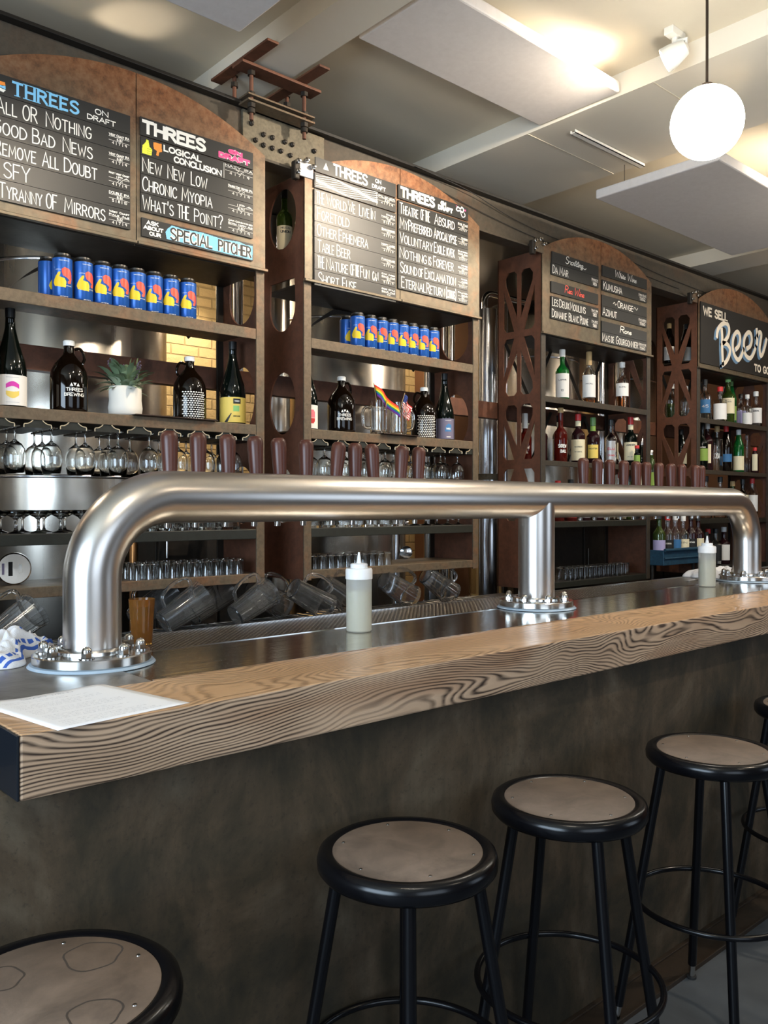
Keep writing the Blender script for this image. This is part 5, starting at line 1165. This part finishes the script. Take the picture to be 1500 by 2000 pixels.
for (x0, n, z, lab, grp, ys) in ((1.455, 10, 1.145, None, None, (3.035, 3.085, 3.135)), (2.29, 10, 1.145, 'small tasting glass upside down on the lowest shelf of the second unit', 'tasting glasses on the second unit', (3.035, 3.085, 3.135)),
                        (4.165, 14, .985, 'small tasting glass on the bottom shelf of the third unit', 'tasting glasses on the third unit', (3.035, 3.085))):
    for i in range(n):
        for y in ys:
            p = (x0 + i * .0495 + random.uniform(-.001, .001), y, z)
            c = tg if k == 0 else tg.copy(); k = 1
            if c is not tg: C.objects.link(c)
            c.location = p; c.scale = (1, 1, 1.25 if x0 > 4 else 1)
            if grp: c['group'] = grp
            un = 'leftmost' if x0 < 2 else 'second' if x0 < 4 else 'third'
            c['label'] = '%s small upturned tasting glass, %s from the left on the %s unit lowest shelf' % (DW[ys.index(y)], OW[i], un)
# mugs
def mug(x, y, label, hang):
    t = thing('beer_mug', label, 'mug', (x, y, 1.7722), 0)
    P = [(.0001, 0), (.04, 0), (.042, .006)]
    for i in range(9): P += [(.0435 if i % 2 else .0405, .012 + i * .0135)]
    P += [(.041, .135), (.042, .162), (.0385, .162), (.0375, .13), (.0365, .014), (.0001, .012)]
    MB().lathe(P, 16).build('glass_body', M['clear'], t, True, angle=25)
    a = radians(hang); c_, s_ = cos(a), sin(a)
    MB().tube([(c_ * q, s_ * q, z) for q, z in smoothp([(.04, .125), (.062, .128), (.078, .11), (.08, .07), (.07, .035), (.041, .03)], 4)], .0075, 12).build('handle', M['clear'], t, True)
    return t
mug(2.70, 3.06, 'dimpled glass mug holding the rainbow flag', 160)
mug(2.83, 3.06, 'dimpled glass mug with handle holding the star-striped flag', -20)
def flag(base, tip, w, h, cols, label, droop, stars=False):
    t = thing('small_flag', label, 'flag', (0, 0, 0))
    b, p = Vector(base), Vector(tip); d = (p - b)
    MB().tube([b, p], .0018, 8).build('stick', M['captan'], t)
    nx, nz = 16, len(cols); top = b + d * .97; v = []; mbx = MB()
    down = -d.normalized()
    for i in range(nx + 1):
        s = i / nx
        for j in range(nz + 1):
            q = j / nz; e = top + down * (h * q) + Vector((w * s, -.012 * sin(s * 7 + q), -droop * s * (1 + .25 * s)))
            v.append(e)
    fcs = []; mi = []
    for i in range(nx):
        for j in range(nz):
            fcs.append((i * (nz + 1) + j, (i + 1) * (nz + 1) + j, (i + 1) * (nz + 1) + j + 1, i * (nz + 1) + j + 1)); mi.append(len(cols) if (stars and i < 7 and j < 7) else j)
    mbx.add(v, fcs); mbx.mi = mi; ms = list(cols) + ([mat('flag blue', (.02, .04, .18), .8)] if stars else [])
    mbx.flat = True
    o = mbx.build('cloth', ms, t, True, angle=180); sl = o.modifiers.new('s', 'SOLIDIFY'); sl.thickness = .0005
    if stars:
        sm = MB(); 
        for i in range(5):
            for j in range(4):
                s = (.6 + i * 1.35) / nx; q = (.8 + j * 1.7) / nz
                e = top + down * (h * q) + Vector((w * s, -.012 * sin(s * 7 + q) - .001, -droop * s * (1 + .25 * s))); sm.lathe([(.0001, 0), (.0015, 0)], 5, mtx=Matrix.Translation(e) @ Matrix.Rotation(radians(90), 4, 'X'))
        flatobj(sm, 'stars', M['white'], o)
RC = [mat('flag ' + n, c, .8) for n, c in (('red', (.75, .02, .02)), ('orange', (.9, .3, .02)), ('yellow', (.9, .7, .03)), ('green', (.02, .3, .1)), ('indigo', (.03, .05, .35)), ('violet', (.25, .04, .3)))]
flag((2.715, 3.06, 1.80), (2.635, 3.02, 2.01), .15, .06, RC, 'small rainbow striped flag leaning in the glass mug', .075)
fr, fw = mat('flag stripe red', (.65, .03, .04), .8), mat('flag stripe white', (.8, .78, .75), .8)
flag((2.80, 3.06, 1.80), (2.865, 3.05, 1.985), .045, .075, [fr if i % 2 == 0 else fw for i in range(13)], 'small star-striped flag standing in the glass mug', .05, True)
# potted plant
t = thing('potted_plant', 'lavender and sage sprigs in a rough white ceramic pot', 'plant', (1.43, 3.09, 1.7722), aim(1.42, 3.12))
pot = MB().lathe([(.0001, 0), (.054, 0), (.0605, .006), (.0625, .03), (.0605, .06), (.062, .09), (.0595, .108), (.055, .111), (.051, .105), (.05, .09), (.0001, .088)], 40)
pot.v = [(x * (1 + .025 * sin(5 * math.atan2(y, x + 1e-9) + z * 40)), y * (1 + .025 * sin(4 * math.atan2(y, x + 1e-9) + z * 60)), z) for x, y, z in pot.v]
pot.build('pot', M['ceramic'], t, True, angle=60)
random.seed(11)
def leafset(n, m, name, L0, L1, wid, spread, zr):
    mb = MB()
    for i in range(n):
        a = random.uniform(0, 2 * pi); r0 = random.uniform(0, .04); el = random.uniform(*spread); L_ = random.uniform(L0, L1); w = wid * random.uniform(.7, 1.2)
        b = Vector((r0 * cos(a), r0 * sin(a), .09 + random.uniform(0, zr))); d = Vector((cos(a) * cos(el), sin(a) * cos(el), sin(el))); s = d.cross(Vector((0, 0, 1))).normalized()
        P = []
        for k in range(6):
            q = k / 5; c = b + d * L_ * q + Vector((0, 0, -.35 * L_ * q * q)); ww = w * sin(pi * (q * .9 + .07)); P += [c - s * ww + Vector((0, 0, ww * .3)), c, c + s * ww + Vector((0, 0, ww * .3))]
        mb.add(P, [(3 * k + e, 3 * k + e + 1, 3 * k + e + 4, 3 * k + e + 3) for k in range(5) for e in (0, 1)])
    mb.flat = True; o = mb.build(name, m, t, True, angle=180); o['kind'] = 'stuff'
leafset(70, M['leaf'], 'dark_foliage', .08, .15, .014, (.75, 1.5), .05)
leafset(50, M['leaf2'], 'pale_foliage', .06, .11, .012, (.1, 1.1), .03)
mb = MB()
for i in range(7):
    a = random.uniform(0, 6.28); b = Vector((.02 * cos(a), .02 * sin(a), .09)); tip = b + Vector((.045 * cos(a) * random.uniform(.3, 1.3), .045 * sin(a), random.uniform(.09, .13)))
    mb.tube([b, tip], .0012, 5)
    for q in range(12):
        c = b + (tip - b) * (.45 + .05 * q); mb.lathe([(.0001, -.004), (.0045, 0), (.0001, .005)], 6, (c.x + random.uniform(-.004, .004), c.y + random.uniform(-.004, .004), c.z))
mb.build('lavender_sprigs', M['lav'], t, True)

# ================================================================== BACK COUNTER, PITCHERS, TANKS
t = thing('back_counter', 'low dark steel back counter with drying rack behind the bar', 'counter', (0, 0, 0))
MB().box(-1.0, 3.85, 2.78, 3.27, .885, .915).build('counter_top', M['steel_dark'], t, bevel=.003)
MB().box(-1.0, 3.85, 2.84, 3.25, 0, .884).build('cabinet', M['steel_dark'], t)
rk = MB()
for i in range(60): rk.tube([(.3 + i * .055, 2.82, .925), (.3 + i * .055, 3.22, .925)], .0025, 6)
rk.tube([(.3, 2.82, .92), (3.55, 2.82, .92)], .004, 6).tube([(.3, 3.22, .92), (3.55, 3.22, .92)], .004, 6); rk.build('wire_rack', M['chrome'], t, True)
def pitcher(x, label, tilt, yaw, z=.985, y=3.0, s=1):
    """ribbed clear jug lying tilted: axis direction given by tilt (deg above horizontal) and yaw (deg from +X)"""
    t = thing('pitcher', label, 'pitcher', (x, y, z))
    a, b = radians(yaw), radians(tilt); d = Vector((cos(a) * cos(b), sin(a) * cos(b), sin(b)))
    up = Vector((0, 0, 1)); yv = (up - d * up.dot(d)).normalized(); xv = yv.cross(d)
    m = Matrix(((xv.x, yv.x, d.x, 0), (xv.y, yv.y, d.y, 0), (xv.z, yv.z, d.z, 0), (0, 0, 0, 1))) @ Matrix.Scale(s, 4)
    MB().lathe([(.0001, -.1), (.044, -.1), (.047, -.095), (.062, .085), (.066, .10), (.064, .10), (.0585, .083), (.0445, -.092), (.0001, -.094)], 44, mtx=m, ribs=1, ribamp=.012).build('jug_body', M['plastic'], t, True, angle=12)
    pts = [m @ Vector((0, q, w)) for q, w in smoothp([(.058, .07), (.085, .078), (.105, .06), (.108, .0), (.09, -.05), (.05, -.06)], 4)]
    MB().tube(pts, .0075 * s, 10).build('handle', M['plastic'], t, True)
PT = [(.93, 2.86, 32, 10, 'ribbed clear pitcher at the far left under the shelves'), (1.60, 2.95, 30, -5, 'clear pitcher just right of the amber tumbler'), (1.56, 3.12, 30, 0, 'clear pitcher behind the one by the tumbler'),
      (1.80, 3.1, 28, 5, 'clear pitcher at the back, left of the pair'), (1.90, 2.93, 28, 0, 'clear pitcher at the front, second from the tumbler'), (2.09, 3.1, -30, 0, 'clear pitcher at the back, left of the squeeze bottle'),
      (2.20, 2.94, -30, -8, 'clear pitcher in front, left of the squeeze bottle'), (2.40, 3.0, -32, 0, 'clear pitcher directly behind the squeeze bottle'), (2.77, 3.0, -30, -5, 'clear pitcher right of the squeeze bottle'), (3.07, 3.02, -34, -10, 'rightmost clear pitcher on the drying rack')]
for (x, y, tl, yw, lb) in PT: pitcher(x, lb, tl, yw, z=1.03, y=y, s=.98)

def tank(x, y, r, label, z0=.25, z1=2.8, m='tank', hatch=False):
    t = thing('brewing_tank', label, 'tank', (x, y, 0))
    MB().lathe([(.02, z0 - .12), (r * .6, z0 - .08), (r * .95, z0 - .01), (r, z0 + .03), (r, z1), (r * .93, z1 + .07), (r * .6, z1 + .15), (.05, z1 + .18), (.05, z1 + .21)], 64).build('shell', M[m], t, True, angle=50)
    b = MB()
    for zz in (z0 + .5, z0 + 1.3, z1 - .3): b.lathe([(r + .0005, zz), (r + .003, zz + .004), (r + .003, zz + .012), (r + .0005, zz + .016)], 64)
    b.build('weld_band', M['column'], t, True)
    for k in range(3): MB().tube([(r * .75 * cos(k * 2.09 + .5), r * .75 * sin(k * 2.09 + .5), z0 + .02), (r * .8 * cos(k * 2.09 + .5), r * .8 * sin(k * 2.09 + .5), 0)], .028, 14).build('leg', M['column'], t, True)
    if hatch:
        a = math.atan2(-y, -x) + radians(8); q = Matrix.Translation((r * .97 * cos(a), r * .97 * sin(a), 1.0)) @ Vector((cos(a), sin(a), 0)).to_track_quat('Z', 'Y').to_matrix().to_4x4()
        h = MB().lathe([(.22, -.02), (.22, .035), (.205, .045), (.19, .035), (.19, .02), (.12, .035), (.0001, .04)], 44, mtx=q).build('manway', M['column'], t, True, angle=50)
        MB().lathe([(.226, .01), (.232, .018), (.226, .026)], 44, mtx=q).build('gasket', M['rubber'], h, True)
for (a, b, z, lab) in ((1.72, 2.33, 1.5, 'added dark panel with doors behind the tasting glasses of the leftmost unit'), (4.35, 6.95, 1.32, 'long added dark panel with doors behind the two bottle units')):
    t = thing('cabinet', lab, 'cabinet', (a, 3.42, 0))  # dark panels added as cabinets to keep the low background dark
    MB().box(0, b - a, 0, .17, .05, z).build('body', M['steel_dark'], t, bevel=.003); n = max(2, int((b - a) / .5))
    for i in range(n):
        w = (b - a) / n; d = MB().box(i * w + .008, (i + 1) * w - .008, -.016, -.001, .08, z - .03).build('door', M['steel_dark'], t, bevel=.002)
        MB().tube([(i * w + .04, -.028, z - .3), (i * w + .04, -.028, z - .18)], .005, 10).build('handle', M['nut'], d, True)
    MB().box(.02, b - a - .02, .02, .15, 0, .05).build('plinth', M['black'], t)
tank(.62, 4.1, .46, 'stainless tank behind the leftmost unit, left one', hatch=True)
tank(1.62, 4.12, .46, 'stainless tank behind the leftmost unit, right one')
tank(3.28, 4.1, .42, 'stainless tank behind the second shelf unit')
tank(5.15, 4.15, .42, 'stainless tank behind the third shelf unit')
tank(6.55, 4.3, .40, 'stainless tank behind the rightmost shelf unit')
tank(-.5, 4.1, .46, 'stainless tank at the far left behind the units')
def pipe(x, y, r, z0, z1, m, label, name='steel_pipe'):
    return tag(MB().tube([(x, y, z0), (x, y, z1)], r, 32).build(name, M[m], None, True), label, 'pipe')
t = thing('steel_column', 'tall polished steel column standing between the second and third units', 'pipe', (4.236, 3.72, 0))
MB().tube([(0, 0, 0), (0, 0, 2.72)], .07, 44).build('shaft', M['column'], t, True)
MB().lathe([(.074, 1.60), (.074, 1.64)], 44).build('clamp_band', M['plate'], t, True)
MB().tube(smoothp([(-.02, 0, 2.7), (-.02, 0, 2.79), (.02, 0, 2.83), (.12, 0, 2.835), (.4, 0, 2.835)], 5), .02, 16).build('elbow_pipe', M['chrome'], t, True)
k = 0
for (x, y, r, m, lb) in ((2.47, 3.95, .030, 'column', 'dark vertical steel pipe in front of the yellow brick, thick one'), (2.33, 3.8, .012, 'chrome', 'thin bright vertical pipe left of the brick patch'), (2.26, 3.8, .012, 'chrome', 'second thin bright vertical pipe left of the brick patch'), (2.74, 4.0, .09, 'tank', 'golden-lit cylinder seen through the oval cut-out'),
                         (3.62, 3.62, .045, 'column', 'steel pipe behind the mugs'), (3.80, 3.7, .02, 'chrome', 'thin steel pipe right of the mug flag'), (3.88, 3.7, .02, 'chrome', 'second thin steel pipe right of the mug flag'), (4.0, 3.9, .055, 'tank', 'broad steel pipe left of the tall column'),
                         (4.5, 3.8, .03, 'column', 'steel pipe seen left of the green whisky bottle'), (5.64, 3.62, .045, 'tank', 'warm-lit steel pipe in the gap before the last unit'), (5.43, 3.64, .03, 'column', 'steel pipe beyond the teal-labelled bottle')):
    pipe(x, y, r, 0, 3.045, m, lb)
pipe(1.655, 3.5, .016, 0, 1.32, 'copper', 'short copper pipe behind the tasting glasses', 'copper_pipe')
t = thing('pressure_gauge', 'round white gauge on a steel pipe behind the second unit', 'gauge', (3.25, 3.45, 1.17))
q = Vector((-.6665, -.7455, 0)).to_track_quat('Z', 'Y').to_matrix().to_4x4()
MB().lathe([(.0001, -.02), (.032, -.02), (.036, 0), (.036, .012), (.031, .014)], 32, mtx=q).build('case', M['chrome'], t, True)
MB().lathe([(.0001, .0125), (.030, .0125)], 32, mtx=q).build('dial', M['labelwhite'], t)
MB().tube([(-.045, .03, -1.17), (-.045, .03, .13), (-.03, .02, .16), (.01, .0, .165)], .022, 20).tube([(-.045, .03, 0), (0, .01, 0)], .008, 10).build('pipe', M['column'], t, True)
t = thing('round_tin', 'round silver tin with stickers lying on the lowest left shelf', 'tin', (1.03, 3.13, 1.203))
MB().lathe([(.0001, -.05), (.054, -.05), (.057, -.045), (.057, .0), (.053, .003), (.0001, .001)], 40, mtx=Vector((-.32, -.95, 0)).to_track_quat('Z', 'Y').to_matrix().to_4x4()).build('drum', M['tank'], t, True)
q2 = Vector((-.32, -.95, 0)).to_track_quat('Z', 'Y').to_matrix().to_4x4()
for (a, b, w, h, m) in ((-.012, .0, .014, .05, 'labelblack'), (.02, .0, .010, .03, 'labelwhite'), (-.036, 0, .008, .04, 'labellav')):
    s_ = MB().add([q2 @ Vector(p) for p in ((a - w / 2, b - h / 2, .0042), (a + w / 2, b - h / 2, .0042), (a + w / 2, b + h / 2, .0042), (a - w / 2, b + h / 2, .0042))], [(0, 1, 2, 3)]); flatobj(s_, 'sticker', M[m], t)
tag(MB().box(7.15, 7.6, 3.0, 3.3, .9, 1.25).build('white_cabinet', M['capwhite'], None, bevel=.01), 'white cabinet standing beyond the far pipe leg', 'cabinet')
# unseen lamp added to brighten the yellow brick behind the left unit
track_light(2.75, 4.75, 2.96, (2.8, 5.2, 2.1), 'small added lamp brightening the yellow brick wall, hidden behind the left unit', 26, 100, 3.05)
# hidden warm lamps added to light the brewing room behind the shelves
for (x, y) in ((.2, 3.62), (2.45, 4.55), (4.6, 4.7), (7.2, 4.7)):
    t = thing('tank_fill_lamp', 'hidden warm fill lamp added above the tanks behind the %s shelf unit' % ('leftmost' if x < 1 else 'second' if x < 4 else 'third' if x < 5 else 'rightmost'), 'lamp', (x, y, 3.049))
    MB().lathe([(.0001, 0), (.09, 0), (.09, -.02), (.085, -.025)], 32).build('rim', M['white_fix'], t, True)
    MB().lathe([(.084, -.0255), (.07, -.05), (.0001, -.06)], 32).build('diffuser', M['lampglow'], t, True)
    pl = bpy.data.lights.new('tank_fill_glow', 'POINT'); pl.energy = 9; pl.color = WARM2; pl.shadow_soft_size = .06
    po = bpy.data.objects.new('tank_fill_glow', pl); C.objects.link(po); po.location = (x, y, 2.92)
